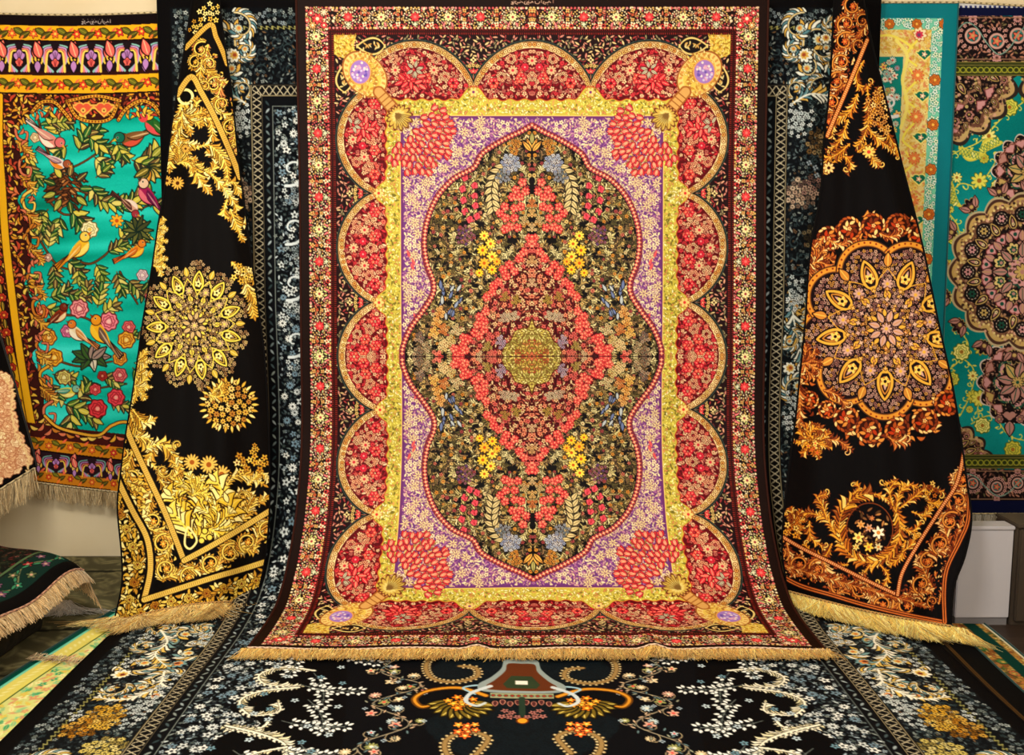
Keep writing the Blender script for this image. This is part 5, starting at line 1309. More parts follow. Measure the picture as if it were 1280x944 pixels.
def design_olive():
    """worn olive-grey damask floor carpet (metres x 100)"""
    k = .9; R.seed(47)
    cv = Cv(-420, 100, 420, 460, k, C(92, 88, 66))
    for x, y in scatter(lambda x, y: x < -100 or x > 200, -420, 200, 420, 460, 9, 1):
        cv.st(R.choice([m_leaf, m_leaf, m_palm]), x, y, R.uniform(4, 7), R.random() * 6, 1, *( [C(130, 124, 94), C(80, 76, 58), C(100, 96, 74)] if R.random() < .5 else [C(140, 134, 102), C(70, 66, 50), C(96, 92, 70)]))
    X, Y = cv.XY()
    for y in (300, 340, 408): cv.a[np.abs(Y - y + 4 * np.sin(X / 60)) < 1.0] = C(40, 40, 30)
    return cv

def design_strip(kind):
    """long border strips of rugs that lie beneath: 0..60 across (outer edge at 0), 0..520 along"""
    k = 1.3; R.seed(50 + len(kind))
    cv = Cv(0, 0, 90, 520, k, C(226, 214, 130))
    X, Y = cv.XY()
    if kind == 'lime':
        cv.a[:] = C(206, 206, 130)
        for x, y in scatter(lambda x, y: x > 26, 20, 0, 90, 520, 6, 1):
            cv.st(R.choice([m_leaf, m_flower, m_leaf]), x, y, R.uniform(3, 5), R.random() * 6, 1, R.choice([C(40, 150, 110), C(236, 230, 160), C(214, 190, 90), C(120, 190, 140), C(206, 140, 110)]), C(230, 180, 110))
        cv.a[X < 6] = C(6, 84, 72); cv.a[(X > 6) & (X < 9)] = C(120, 200, 170); cv.a[(X > 9) & (X < 24)] = C(226, 206, 110); cv.a[np.abs(X - 25) < .9] = C(90, 110, 50)
        for i in range(90): cv.st(m_leaf, 16.5, i * 6, 3.4, .8, 1, C(240, 226, 150))
        m = (Y > 250) & (Y < 256); cv.a[m] = C(120, 200, 170)
    elif kind == 'gilt':
        cv.a[:] = C(166, 130, 70)
        for x, y in scatter(lambda x, y: 1, 0, 0, 90, 520, 5.5, 1):
            cv.st(R.choice([m_leaf, m_flower, m_leaf]), x, y, R.uniform(2.5, 4.6), R.random() * 6, 1, R.choice([C(206, 160, 90), C(150, 100, 50), C(90, 110, 60), C(190, 130, 80), C(214, 190, 120)]), C(90, 60, 40), C(90, 70, 40))
        for x, y in scatter(lambda x, y: 1, 24, 0, 90, 520, 15, 2):
            cv.st(m_palm, x, y, 7, R.random() * 6, 1, R.choice([C(70, 120, 70), C(206, 180, 110), C(190, 110, 70)]), C(120, 120, 70), C(206, 160, 90), C(60, 60, 40))
        cv.a[(X > 9) & (X < 20)] = C(8, 66, 56); cv.a[X < 3] = C(196, 190, 160)
    else:
        cv.a[:] = C(8, 7, 7); cv.a[np.abs(X - 22) < 1.8] = C(120, 90, 40); cv.a[(np.abs(X - 22) < .5)] = C(60, 44, 20)
    return cv
def design_lime(): return design_strip('lime')
def design_gilt(): return design_strip('gilt')
# ===========================================================================
#  SCENE
# ===========================================================================
SC = bpy.context.scene
COL = SC.collection
FPX, PITCH, CAMH = 1180., math.radians(7.0), 1.38
cP, sP = cos(PITCH), sin(PITCH)

def at(px, py, Y):
    """world point seen at photo pixel (px, py) on the frontal plane y = Y"""
    a = (np.asarray(px, float) - 640) / FPX; b = (472 - np.asarray(py, float)) / FPX
    f = cP + b * sP; g = -sP + b * cP
    s = Y / f
    return np.stack(np.broadcast_arrays(a * s, Y + 0 * s, CAMH + g * s), -1)
def atz(px, py, z):
    a = (px - 640) / FPX; b = (472 - py) / FPX
    f = cP + b * sP; g = -sP + b * cP
    s = (z - CAMH) / g
    return np.array([a * s, f * s, z])

def lin(c):
    c = np.clip(c, 0, 1)
    return np.where(c <= .04045, c / 12.92, ((c + .055) / 1.055) ** 2.4)

def raw_mesh(name, co, faces, cols=None, smooth_=True):
    me = bpy.data.meshes.new(name)
    co = np.ascontiguousarray(co.reshape(-1, 3), np.float32)
    k = faces.shape[1]
    me.vertices.add(len(co)); me.vertices.foreach_set('co', co.ravel())
    me.loops.add(faces.size); me.loops.foreach_set('vertex_index', faces.ravel().astype(np.int32))
    me.polygons.add(len(faces)); me.polygons.foreach_set('loop_start', np.arange(0, faces.size, k, dtype=np.int32))
    me.polygons.foreach_set('use_smooth', np.full(len(faces), smooth_))
    me.update(calc_edges=True)
    if cols is not None:
        a = me.color_attributes.new('weave', 'FLOAT_COLOR', 'POINT')
        c4 = np.ones((len(co), 4), np.float32); c4[:, :3] = cols.reshape(-1, 3)
        a.data.foreach_set('color', c4.ravel())
    return me

def link(name, me, mat, parent=None):
    o = bpy.data.objects.new(name, me); COL.objects.link(o)
    if mat: me.materials.append(mat)
    if parent: o.parent = parent
    return o

def grid_faces(ny, nx, flip=False):
    i = np.arange(nx * ny).reshape(ny, nx)
    f = np.stack([i[:-1, :-1], i[1:, :-1], i[1:, 1:], i[:-1, 1:]], -1).reshape(-1, 4)
    return f[:, ::-1] if flip else f

# ---- materials -----------------------------------------------------------
def nodes(name):
    m = bpy.data.materials.new(name); m.use_nodes = True
    nt = m.node_tree
    return m, nt, nt.nodes['Principled BSDF']
def cloth_mat(name, rough=.62, sheen=.25, bump=.25, spec=.35, scale=700., aniso=0.):
    m, nt, b = nodes(name)
    at_ = nt.nodes.new('ShaderNodeAttribute'); at_.attribute_name = 'weave'
    tc = nt.nodes.new('ShaderNodeTexCoord')
    nz = nt.nodes.new('ShaderNodeTexNoise'); nz.inputs['Scale'].default_value = scale; nz.inputs['Detail'].default_value = 2
    nt.links.new(tc.outputs['Object'], nz.inputs['Vector'])
    nb = nt.nodes.new('ShaderNodeTexNoise'); nb.inputs['Scale'].default_value = 3.2; nb.inputs['Detail'].default_value = 3
    nt.links.new(tc.outputs['Object'], nb.inputs['Vector'])
    mr = nt.nodes.new('ShaderNodeMapRange'); mr.inputs[3].default_value = .86; mr.inputs[4].default_value = 1.14
    nt.links.new(nb.outputs['Fac'], mr.inputs[0])
    mm = nt.nodes.new('ShaderNodeMapRange'); mm.inputs[3].default_value = .80; mm.inputs[4].default_value = 1.2
    nt.links.new(nz.outputs['Fac'], mm.inputs[0])
    mu = nt.nodes.new('ShaderNodeMath'); mu.operation = 'MULTIPLY'
    nt.links.new(mr.outputs[0], mu.inputs[0]); nt.links.new(mm.outputs[0], mu.inputs[1])
    vm = nt.nodes.new('ShaderNodeVectorMath'); vm.operation = 'SCALE'
    nt.links.new(at_.outputs['Color'], vm.inputs[0]); nt.links.new(mu.outputs[0], vm.inputs['Scale'])
    nt.links.new(vm.outputs[0], b.inputs['Base Color'])
    bp = nt.nodes.new('ShaderNodeBump'); bp.inputs['Strength'].default_value = bump; bp.inputs['Distance'].default_value = .002
    nt.links.new(nz.outputs['Fac'], bp.inputs['Height']); nt.links.new(bp.outputs[0], b.inputs['Normal'])
    b.inputs['Roughness'].default_value = rough
    b.inputs['Specular IOR Level'].default_value = spec
    b.inputs['Sheen Weight'].default_value = sheen; b.inputs['Sheen Roughness'].default_value = .4
    return m
M_SILK = cloth_mat('silk_pile', .6, .0, .22, .08)
M_WOOL = cloth_mat('wool_pile', .8, .0, .3, .06)
M_BLACK = cloth_mat('black_velvet_pile', .7, .0, .3, .06)
M_FR = cloth_mat('fringe_yarn', .7, .2, .1, .3, 300)

def plain(name, c, c2=None, rough=.8, scale=6., bump=0., detail=5, mapping=None, spec=.3):
    m, nt, b = nodes(name)
    tc = nt.nodes.new('ShaderNodeTexCoord'); nz = nt.nodes.new('ShaderNodeTexNoise')
    nz.inputs['Scale'].default_value = scale; nz.inputs['Detail'].default_value = detail
    src = tc.outputs['Object']
    if mapping:
        mp = nt.nodes.new('ShaderNodeMapping'); mp.inputs['Scale'].default_value = mapping
        nt.links.new(src, mp.inputs['Vector']); src = mp.outputs[0]
    nt.links.new(src, nz.inputs['Vector'])
    r = nt.nodes.new('ShaderNodeValToRGB')
    a = lin(C(*c)); d = lin(C(*(c2 or c)))
    r.color_ramp.elements[0].position = .35; r.color_ramp.elements[1].position = .65
    r.color_ramp.elements[0].color = (*map(float, a), 1); r.color_ramp.elements[1].color = (*map(float, d), 1)
    nt.links.new(nz.outputs['Fac'], r.inputs[0]); nt.links.new(r.outputs[0], b.inputs['Base Color'])
    if bump:
        bp = nt.nodes.new('ShaderNodeBump'); bp.inputs['Strength'].default_value = bump; bp.inputs['Distance'].default_value = .004
        nt.links.new(nz.outputs['Fac'], bp.inputs['Height']); nt.links.new(bp.outputs[0], b.inputs['Normal'])
    b.inputs['Roughness'].default_value = rough; b.inputs['Specular IOR Level'].default_value = spec
    return m

# ---- builders -------------------------------------------------------------
def thing(name, label, cat, loc=(0, 0, 0), group=None):
    o = bpy.data.objects.new(name, None); COL.objects.link(o); o.location = loc
    o.empty_display_size = .05
    o['label'] = label; o['category'] = cat
    if group: o['group'] = group
    return o
def tag(o, label, cat, group=None, kind=None):
    o['label'] = label; o['category'] = cat
    if group: o['group'] = group
    if kind: o['kind'] = kind
    return o

def cloth(name, P, cols, mat, root, relief=.0):
    """dense pile surface; P (ny, nx, 3) world, cols sRGB"""
    ny, nx = P.shape[:2]
    P = P - np.array(root.location)[None, None]
    if relief:
        du = np.gradient(P, axis=1); dv = np.gradient(P, axis=0)
        n = np.cross(dv, du); n /= np.linalg.norm(n, axis=-1, keepdims=True) + 1e-9
        lum = cols.mean(-1, keepdims=True)
        P = P + n * (lum * relief)
    c_ = np.clip(cols, 0, 1); c_ = c_ - .055 * np.sin(2 * pi * c_)
    m_ = c_.mean(-1, keepdims=True); c_ = m_ + (c_ - m_) * .99
    me = raw_mesh(name, P, grid_faces(ny, nx), lin(c_))
    return link(name, me, mat, root)

def tube(name, pts, r, mat, root, cols=None, sides=6, twist=None):
    P = np.asarray(pts, float); n = len(P)
    T = np.gradient(P, axis=0); T /= np.linalg.norm(T, axis=1, keepdims=True) + 1e-9
    ref = np.array([.13, .31, .94]) if abs(T[:, 2]).mean() < .8 else np.array([.2, .95, .1])
    A = np.cross(T, ref); A /= np.linalg.norm(A, axis=1, keepdims=True); B = np.cross(T, A)
    ang = np.arange(sides) / sides * 2 * pi
    rr = np.full(n, r) if np.isscalar(r) else np.asarray(r)
    co = P[:, None] + rr[:, None, None] * (np.cos(ang)[None, :, None] * A[:, None] + np.sin(ang)[None, :, None] * B[:, None])
    i = np.arange(n * sides).reshape(n, sides); j = np.roll(i, -1, 1)
    f = np.stack([i[:-1], j[:-1], j[1:], i[1:]], -1).reshape(-1, 4)
    c = None
    if cols is not None:
        c = np.empty((n, sides, 3)); c[:] = cols
        if twist is not None:
            m = ((np.arange(n)[:, None] + np.arange(sides)[None] * .5) % 3) < 1
            c[m] = twist
        c = lin(c)
    co = co - np.array(root.location)[None, None]
    return link(name, raw_mesh(name, co, f, c), mat, root)

def resample(P, n):
    P = np.asarray(P, float); d = np.r_[0, np.cumsum(np.linalg.norm(np.diff(P, axis=0), axis=1))]
    t = np.linspace(0, d[-1], n)
    return np.stack([np.interp(t, d, P[:, k]) for k in range(3)], -1)

def fringe(name, edge, dirs, length, dens, cols, root, seed, thick=.0011, mess=.25, down=0., ground=None, clump=0, nr=5):
    """yarn ends knotted along an edge; dirs = unit direction(s) of fall; down = sag towards gravity"""
    q = np.random.RandomState(seed)
    edge = np.asarray(edge, float)
    L = np.linalg.norm(np.diff(edge, axis=0), axis=1).sum(); n = int(L * dens)
    E = resample(edge, n) + q.normal(0, .0012, (n, 3))
    D = resample(np.asarray(dirs, float), n) if np.ndim(dirs) == 2 else np.repeat(np.asarray(dirs, float)[None], n, 0)
    T = np.gradient(resample(edge, n), axis=0); T /= np.linalg.norm(T, axis=1, keepdims=True) + 1e-9
    ck = max(1, clump); cid = np.arange(n) // ck
    cl = q.normal(0, 1, cid.max() + 1)[cid]
    wob = np.sin(np.arange(n) / n * L * 23 + seed) * .3 + np.sin(np.arange(n) / n * L * 61) * .2
    side = (cl * .5 + q.normal(0, .6, n) + wob) * mess
    side2 = q.normal(0, 1, n) * mess * .6
    ln = length * (1 + q.normal(0, .09, n) + .06 * wob)
    rings = []
    for k in range(nr):
        t = k / (nr - 1)
        p = E + D * (ln * t)[:, None] + T * (ln * (side * t + side2 * t * t))[:, None]
        p[:, 2] -= down * ln * t * t
        p += q.normal(0, .0018, (n, 3)) * t
        if clump: # pull each bundle together towards its middle
            m = np.zeros_like(p); cnt = np.bincount(cid)
            for a in range(3): m[:, a] = (np.bincount(cid, p[:, a]) / cnt)[cid]
            p += (m - p) * .35 * t
        if ground is not None: p[:, 2] = np.maximum(p[:, 2], ground + q.rand(n) * .012)
        rings.append(p)
    R_ = np.stack(rings, 1)                       # n, nr, 3
    ang = np.arange(3) / 3 * 2 * pi
    side_v = np.cross(D, T); side_v /= np.linalg.norm(side_v, axis=1, keepdims=True) + 1e-9
    th = thick * (1 - .5 * np.linspace(0, 1, nr))
    off = np.cos(ang)[None, None, :, None] * T[:, None, None] + np.sin(ang)[None, None, :, None] * side_v[:, None, None]
    co = R_[:, :, None] + off * th[None, :, None, None]
    base = (np.arange(n) * nr * 3)[:, None, None]
    i = np.arange(nr * 3).reshape(nr, 3); j = np.roll(i, -1, 1)
    f = np.stack([i[:-1], j[:-1], j[1:], i[1:]], -1).reshape(1, -1, 4)
    f = (f + base).reshape(-1, 4)
    pal = np.array(cols); c = pal[q.randint(0, len(pal), n)] * q.uniform(.8, 1.12, (n, 1))
    c = np.repeat(np.repeat(c[:, None, None], nr, 1), 3, 2)
    co = co - np.array(root.location)[None, None, None]
    return link(name, raw_mesh(name, co, f, lin(c)), M_FR, root)

def box(name, x0, y0, z0, x1, y1, z1, mat, parent=None, bev=0., struct=False, loc=None):
    import bmesh
    bm = bmesh.new(); bmesh.ops.create_cube(bm, size=1)
    l = np.array(loc if loc is not None else (0, 0, 0), float)
    for v in bm.verts:
        v.co = ((x0 + x1) / 2 + v.co.x * (x1 - x0) - l[0], (y0 + y1) / 2 + v.co.y * (y1 - y0) - l[1], (z0 + z1) / 2 + v.co.z * (z1 - z0) - l[2])
    if bev: bmesh.ops.bevel(bm, geom=bm.edges[:], offset=bev, segments=2, affect='EDGES')
    me = bpy.data.meshes.new(name); bm.to_mesh(me); bm.free()
    o = link(name, me, mat, parent)
    if struct: o['kind'] = 'structure'
    return o

def prof(knots, s):
    K = np.array(knots, float)
    # smooth through the knots with a cubic (Catmull-Rom on s)
    P = [tuple(k) for k in K]
    S_ = np.array(smooth(P, 12))
    o = np.argsort(S_[:, 0]); S_ = S_[o]
    return np.stack([np.interp(s, S_[:, 0], S_[:, j]) for j in range(1, S_.shape[1])], -1)

# ---------------------------------------------------------------------------
#  ROOM
# ---------------------------------------------------------------------------
M_WALL = plain('cream_plaster', (226, 208, 168), (232, 216, 180), .85, 3., .08)
M_CEIL = plain('ceiling_plaster', (214, 206, 190), (222, 214, 200), .9, 2.)
M_FLOOR = plain('dark_brown_floor', (46, 34, 26), (60, 46, 36), .45, 4., .05, mapping=(1, 8, 1))
XL, XR, YF, YB, ZC = -2.9, 2.9, -1.6, 4.32, 3.1
box('floor', XL - .1, YF - .1, -.1, XR + .1, YB + .1, 0, M_FLOOR, struct=True)
box('ceiling', XL - .1, YF - .1, ZC, XR + .1, YB + .1, ZC + .1, M_CEIL, struct=True)
box('wall_back', XL - .1, YB, 0, XR + .1, YB + .1, ZC, M_WALL, struct=True)
box('wall_left', XL - .1, YF, 0, XL, YB, ZC, M_WALL, struct=True)
box('wall_right', XR, YF, 0, XR + .1, YB, ZC, M_WALL, struct=True)
box('wall_front', XL - .1, YF - .1, 0, XR + .1, YF, ZC, M_WALL, struct=True)

# ---------------------------------------------------------------------------
#  RUGS LYING ON THE FLOOR
# ---------------------------------------------------------------------------
# olive damask carpet: flat
cv = design_olive()
t = thing('floor_carpet', 'worn olive grey carpet covering the floor beside the left wall', 'carpet', (-1.9, 3.3, 0))
nx, ny = 560, 330
U, V = np.meshgrid(np.linspace(-280, 120, nx), np.linspace(180, 430, ny))
P = np.stack([U / 100, V / 100, .004 + .0015 * np.sin(U / 13.) * np.sin(V / 17.)], -1)[::-1]
cloth('carpet_pile', P, cv.sample(U, V)[::-1], M_WOOL, t)

def floor_strip(tname, label, cv, p0, p1, width, z, mat, fr=None, bend=0., wob=.004, bz=.0, su=238., name_fr='fringe', along_len=None):
    """rug lying flat: outer edge from p0 (far) to p1 (near), extends sideways by width (sign = direction)"""
    p0 = np.array(p0); p1 = np.array(p1)
    L = np.linalg.norm((p1 - p0)[:2]); d = (p1 - p0) / L
    n = np.array([-d[1], d[0], 0.]); 
    if n[0] * width < 0: n = -n
    W = abs(width)
    nu, nv = max(60, int(W * 330)), int(L * 330)
    U, V = np.meshgrid(np.linspace(0, W, nu), np.linspace(0, L, nv))
    P = p0[None, None] + n * U[..., None] + d * V[..., None]
    P[..., 2] = z + wob * np.sin(V * 9 + U * 3) * .5 + wob * .5
    P += (n * bend)[None, None] * np.sin(pi * V / L)[..., None]
    t = thing(tname, label, 'rug', (float(p0[0]), float(p0[1]), 0))
    if width < 0: P = P[:, ::-1]; U = U[:, ::-1]
    o = cloth('pile', P, cv.sample(np.minimum(U * su, 89), V * su), mat, t)
    e = P[:, -1 if width < 0 else 0]
    tube('selvedge', e[::6] + [0, 0, .001], .004, M_FR, t, C(20, 60, 56))
    return t, P

lime = design_strip('lime')
p0, pm, p1 = atz(150, 760, .008), atz(46, 823, .008), atz(-80, 905, .008)
t, P = floor_strip('area_rug', 'lime and teal bordered rug lying under the gold fringe at left', lime, p0, pm, .62, .012, M_SILK)
e = P[-1]
fringe('fringe', e[:, :] + [0, 0, .004], (-.2, -.95, -.0), .05, 520, [C(214, 190, 140), C(196, 150, 110), C(226, 206, 160)], t, 4, ground=.018)
lime2 = Cv(0, 0, 90, 520, 1.3, 0); lime2.a = lime.a[::-1].copy()
d = (p1 - pm) / np.linalg.norm(p1 - pm)
t, P = floor_strip('area_rug', 'lime and teal bordered rug nearest the camera at lower left', lime2, pm + d * .012 + [0, 0, -.004], p1 + d * .9, .66, .006, M_SILK)

gilt = design_strip('gilt')
g0, g1 = atz(1180, 738, .01), atz(1286, 826, .01)
d = (g1 - g0) / np.linalg.norm(g1 - g0)
t, P = floor_strip('area_rug', 'tan floral rug with dark teal stripe lying at far right', gilt, g0 + d * ((g0[1] - 3.455) / -d[1]), g1 + d * 1.2, -.55, .008, M_WOOL)
blk_ = design_strip('black')
t, P = floor_strip('area_rug', 'plain black rug edge with thin gold stripe beneath the navy rug', blk_, np.array([1.655, 3.45, .02]), np.array([1.60, 2.1, .02]), -.45, .018, M_BLACK)

# ---------------------------------------------------------------------------
#  NAVY RUG: hangs on the wall and sweeps out over the floor
# ---------------------------------------------------------------------------
cv = design_navy()
u = np.linspace(-446, 446, 1150); s = np.linspace(0, 1250, 1420)
U, S_ = np.meshgrid(u, s)
pr = prof([(0, 4.235, 2.53), (230, 4.20, 1.76), (470, 4.14, .95), (590, 4.07, .56), (660, 3.96, .34), (715, 3.80, .16), (770, 3.60, .06), (850, 3.33, .034), (1000, 2.82, .034), (1250, 1.97, .034)], s)
Yp = pr[:, 0][:, None] + .012 * np.sin(U / 21.) * np.clip(1 - S_ / 720, 0, 1) * np.clip((S_ - 20) / 300, 0, 1) + 0 * U
Zp = pr[:, 1][:, None] + .0035 * np.sin(U / 33. + S_ / 60.) * np.clip((S_ - 760) / 100, 0, 1) + 0 * U
wid = np.interp(s, [0, 400, 700, 850, 1250], [1.03, 1.03, 1.0, .985, .97])
X_ = .03 + U / 295. * wid[:, None]
P = np.stack([X_, Yp, Zp], -1)
t = thing('navy_rug', 'huge dark navy floral rug hung behind the pink centre rug and running over the floor', 'rug', (.03, 3.9, 0))
cloth('pile', P, cv.sample(U, S_), M_WOOL, t)
tube('top_binding', P[0, ::6] + [0, 0, .004], .006, M_FR, t, C(206, 190, 140), twist=C(120, 100, 60))
for e in (0, -1): tube('selvedge', P[::8, e] + [0, 0, 0], .004, M_BLACK, t, C(10, 8, 8))
del P, U, S_, Yp, Zp, X_

# ---------------------------------------------------------------------------
#  CENTRE RUG
# ---------------------------------------------------------------------------
cv = design_main()
u = np.linspace(-MW, MW, 900); s = np.linspace(-MH, MH, 1350)
U, S_ = np.meshgrid(u, s)
m_ = lambda v: (v - 446 * 3.02 / 892 / (3.02 / 892)) 
pr = prof([(-446, 4.165, 2.49), (-220, 4.115, 1.73), (0, 4.04, .975), (115, 3.97, .595), (203, 3.83, .335), (262, 3.70, .185), (300, 3.585, .105), (345, 3.44, .058), (446, 3.125, .045)], s)
k1 = np.clip((S_ + 446) / 300, 0, 1) * np.clip((380 - S_) / 200, 0, 1)
Yp = pr[:, 0][:, None] + (.010 * np.sin(U / 62. + .6) + .006 * np.sin(U / 27. + S_ / 150.)) * k1 + .006 * np.sin(S_ / 55.) * k1
end = np.clip((S_ - 330) / 116, 0, 1)
Zp = pr[:, 1][:, None] + end ** 2 * (.004 * np.sin(U / 26.) + .016 * np.exp(-((U + 60) / 11.) ** 2) + .02 * np.exp(-((U - 118) / 12.) ** 2) + .004) 
X_ = .0855 + U / 292. * 1.0 * np.interp(s, [-446, 0, 200, 446], [1.0, .995, .985, 1.0])[:, None]
P = np.stack([X_, Yp + 0 * U, Zp], -1)
t = thing('centre_rug', 'pink and crimson floral silk rug with black floral medallion, centre of the display', 'rug', (.0855, 3.6, 0))
cloth('pile', P, cv.sample(U, S_), M_SILK, t, .0006)
tube('selvedge', P[::6, 0], .005, M_SILK, t, C(50, 20, 12)); tube('selvedge', P[::6, -1], .005, M_SILK, t, C(50, 20, 12))
e = P[-1, ::4]
tube('edge_binding', e + [0, -.002, .004], .0035, M_FR, t, C(226, 200, 170), twist=C(110, 60, 40))
GF = [C(246, 200, 104), C(232, 180, 84), C(255, 220, 130), C(214, 160, 72)]
e2 = np.concatenate([[e[0] + [-.02, 0, 0]], e, [e[-1] + [.02, 0, 0]]])
fringe('fringe', e2, (0, -.97, -.12), .074, 1500, GF, t, 3, thick=.0013, mess=.28, ground=.042, nr=5)
del P, U, S_, Yp, Zp, X_

# ---------------------------------------------------------------------------
#  WALL RUGS (frontal planes near the back wall)
# ---------------------------------------------------------------------------
def flat_rug(tname, label, cv, x0, x1, y0f, y1f, Yf, nx, ny, mat, dens, fr_len, fr_cols, seed, Lf=None, Rf=None, root_z=0., bind=(214, 196, 150), bind2=(90, 70, 40), fr_mess=.22, topbind=True, shift=(0, 0)):
    a, b = np.meshgrid(np.linspace(0, 1, nx), np.linspace(0, 1, ny))
    px = x0 + (x1 - x0) * a
    py = y0f(px) + (y1f(px) - y0f(px)) * b
    if Lf is not None or Rf is not None:
        l = Lf(py) if Lf is not None else x0; r = Rf(py) if Rf is not None else x1
        px = l + (r - l) * a
        py = y0f(px) + (y1f(px) - y0f(px)) * b
    Y = Yf(a, b, px, py)
    P = at(px, py, Y)
    c = P[-1].mean(0)
    t = thing(tname, label, 'rug', (float(c[0]), float(c[1]), 0))
    cloth('pile', P, cv.sample(px + shift[0], py + shift[1]), mat, t, .0004)
    e = P[-1, ::4]
    tube('edge_binding', e + [0, -.003, 0], .004, M_FR, t, C(*bind), twist=C(*bind2))
    if fr_len: fringe('fringe', e, (0, -.06, -1.), fr_len, dens, fr_cols, t, seed, mess=fr_mess, thick=.0014, clump=5)
    if topbind: tube('top_binding', P[0, ::4] + [0, -.003, .003], .005, M_FR, t, C(*bind), twist=C(*bind2))
    tube('selvedge', P[::6, -1], .004, M_FR, t, cv.sample(px[::6, -1], py[::6, -1])[:, None] * .7)
    return t, P
PF = [C(206, 180, 132), C(190, 160, 112), C(220, 198, 152), C(170, 140, 96)]
st_top = lambda px: 17 + 3.0 * np.sin((px + 10) / 75.) - .012 * (px - 60)
sbf = lambda px: 603 + .14 * (px - 48) - .0002 * (px - 48) ** 2
flat_rug('pictorial_rug', 'turquoise pictorial rug with birds and roses in a golden frame, left wall', design_birds(), -62, 246, st_top, sbf,
         lambda a, b, px, py: 4.265 - .02 * b + .008 * np.sin(px / 17. + py / 240.) * b + .012 * np.sin(py / 70.) * .3, 470, 880, M_WOOL, 800, .074, PF, 11,
         Lf=lambda y: np.interp(y, [0, 150, 260, 340, 430, 520, 606], [-68, -52, -34, -16, 6, 28, 46]))
flat_rug('cream_rug', 'cream floral rug with turquoise edge hanging behind the copper patterned drape', design_cream(), 1040, 1197, lambda px: 4 + 0 * px, lambda px: 560 + 0 * px,
         lambda a, b, px, py: 4.29 - .01 * b + .006 * np.sin(px / 12.), 240, 820, M_SILK, 500, .05, PF, 12, Rf=lambda y: np.interp(y, [0, 600], [1198, 1171]))
flat_rug('medallion_rug', 'teal rug with large lobed medallion and yellow flowers on the right wall', design_medallion(), 1180, 1345, lambda px: 3 + .06 * (px - 1190), lambda px: 642 + 0 * px,
         lambda a, b, px, py: 4.300 - .012 * b + .006 * np.sin(px / 19. + 1), 250, 960, M_WOOL, 800, .048, [C(214, 204, 180), C(190, 180, 156), C(230, 220, 200)], 13,
         Lf=lambda y: np.interp(y, [0, 200, 640], [1197, 1184, 1165]))
flat_rug('blossom_rug', 'black rug covered in cream blossoms, hanging at the far left edge', design_blossom(), -150, 50, lambda px: 150 + 0 * px, lambda px: 612 - .62 * (px - 0) - .0 * px,
         lambda a, b, px, py: 4.02 - .10 * b + .02 * np.sin(a * 9) - .05 * (1 - a), 260, 500, M_WOOL, 700, .115, PF, 15,
         Rf=lambda y: np.interp(y, [100, 300, 400, 470, 560, 600, 640], [-70, -28, 0, 20, 42, 50, 54]), Lf=lambda y: -190 + 0 * y, topbind=False, fr_mess=.18)

# ---------------------------------------------------------------------------
#  DRAPED BLACK RUGS
# ---------------------------------------------------------------------------
def drape(tname, label, cv, left, right, top, bot, Yf, nx, ny, mat, cat='rug'):
    la, ra = np.array(left, float), np.array(right, float)
    lf = np.array(smooth(left, 6)); rf = np.array(smooth(right, 6))
    a, b = np.meshgrid(np.linspace(0, 1, nx), np.linspace(0, 1, ny))
    py = top(a) + (bot(a) - top(a)) * b
    L = np.interp(py, lf[:, 1], lf[:, 0]); R_ = np.interp(py, rf[:, 1], rf[:, 0])
    px = L + (R_ - L) * a
    P = at(px, py, Yf(a, b, px, py))
    c = P[-1].mean(0)
    t = thing(tname, label, cat, (float(c[0]), float(c[1]), 0))
    o = cloth('pile', P, cv.sample(px, py), mat, t, .0006)
    for e in (0, -1): tube('selvedge', P[::7, e], .0045, M_BLACK, t, C(9, 7, 7))
    tube('edge_binding', P[-1, ::3] + [0, -.003, .002], .0045, M_FR, t, C(196, 150, 80), twist=C(60, 40, 20))
    return t, P
def fold(a, b, k=.10):
    w = np.sin(pi * np.clip(a, 0, 1))
    return -k * w ** .8 * (.35 + .65 * b) + .014 * np.sin(a * 13 + b * 2.5) * b + .008 * np.sin(a * 23 - b * 6) * b
goldL = [(243, -30), (240, 0), (233, 48), (224, 100), (213, 170), (205, 240), (198, 280), (190, 335), (179, 400), (172, 450), (163, 510), (157, 545), (150, 600), (147, 635), (152, 690), (153, 725), (148, 755), (139, 790)]
goldR = [(272, -30), (274, 0), (280, 50), (290, 120), (298, 200), (306, 260), (315, 330), (325, 400), (331, 450), (335, 520), (337, 600), (336, 650), (331, 700), (322, 745), (314, 790)]
t, P = drape('gold_black_rug', 'black rug with bright gold arabesques, gathered at the top, hanging left of centre', design_gold(), goldL, goldR,
             lambda a: -22 + 0 * a, lambda a: 778 - 26 * a - 8 * np.sin(a * pi), lambda a, b, px, py: 4.06 - (.64 - .24 * a) * b ** 1.35 + fold(a, b, .08), 330, 1240, M_BLACK)
GF2 = [C(244, 204, 116), C(224, 178, 90), C(255, 226, 150), C(200, 150, 70)]
e = P[-1, ::5]
fringe('fringe', e, np.array([(-.28, -.85, -.2), (-.1, -.9, -.25), (.05, -.9, -.25)]), .115, 1500, GF2, t, 31, thick=.0014, mess=.75, ground=.04, clump=9, nr=6)
copL = [(1046, -30), (1043, 0), (1040, 60), (1037, 110), (1030, 180), (1026, 240), (1015, 300), (1010, 350), (1007, 400), (1000, 470), (995, 520), (986, 590), (980, 640), (978, 690), (984, 738), (986, 800)]
copR = [(1074, -30), (1079, 0), (1091, 60), (1106, 120), (1121, 180), (1131, 220), (1144, 270), (1157, 325), (1170, 390), (1181, 440), (1190, 480), (1200, 540), (1208, 600), (1214, 650), (1206, 695), (1192, 735), (1188, 790)]
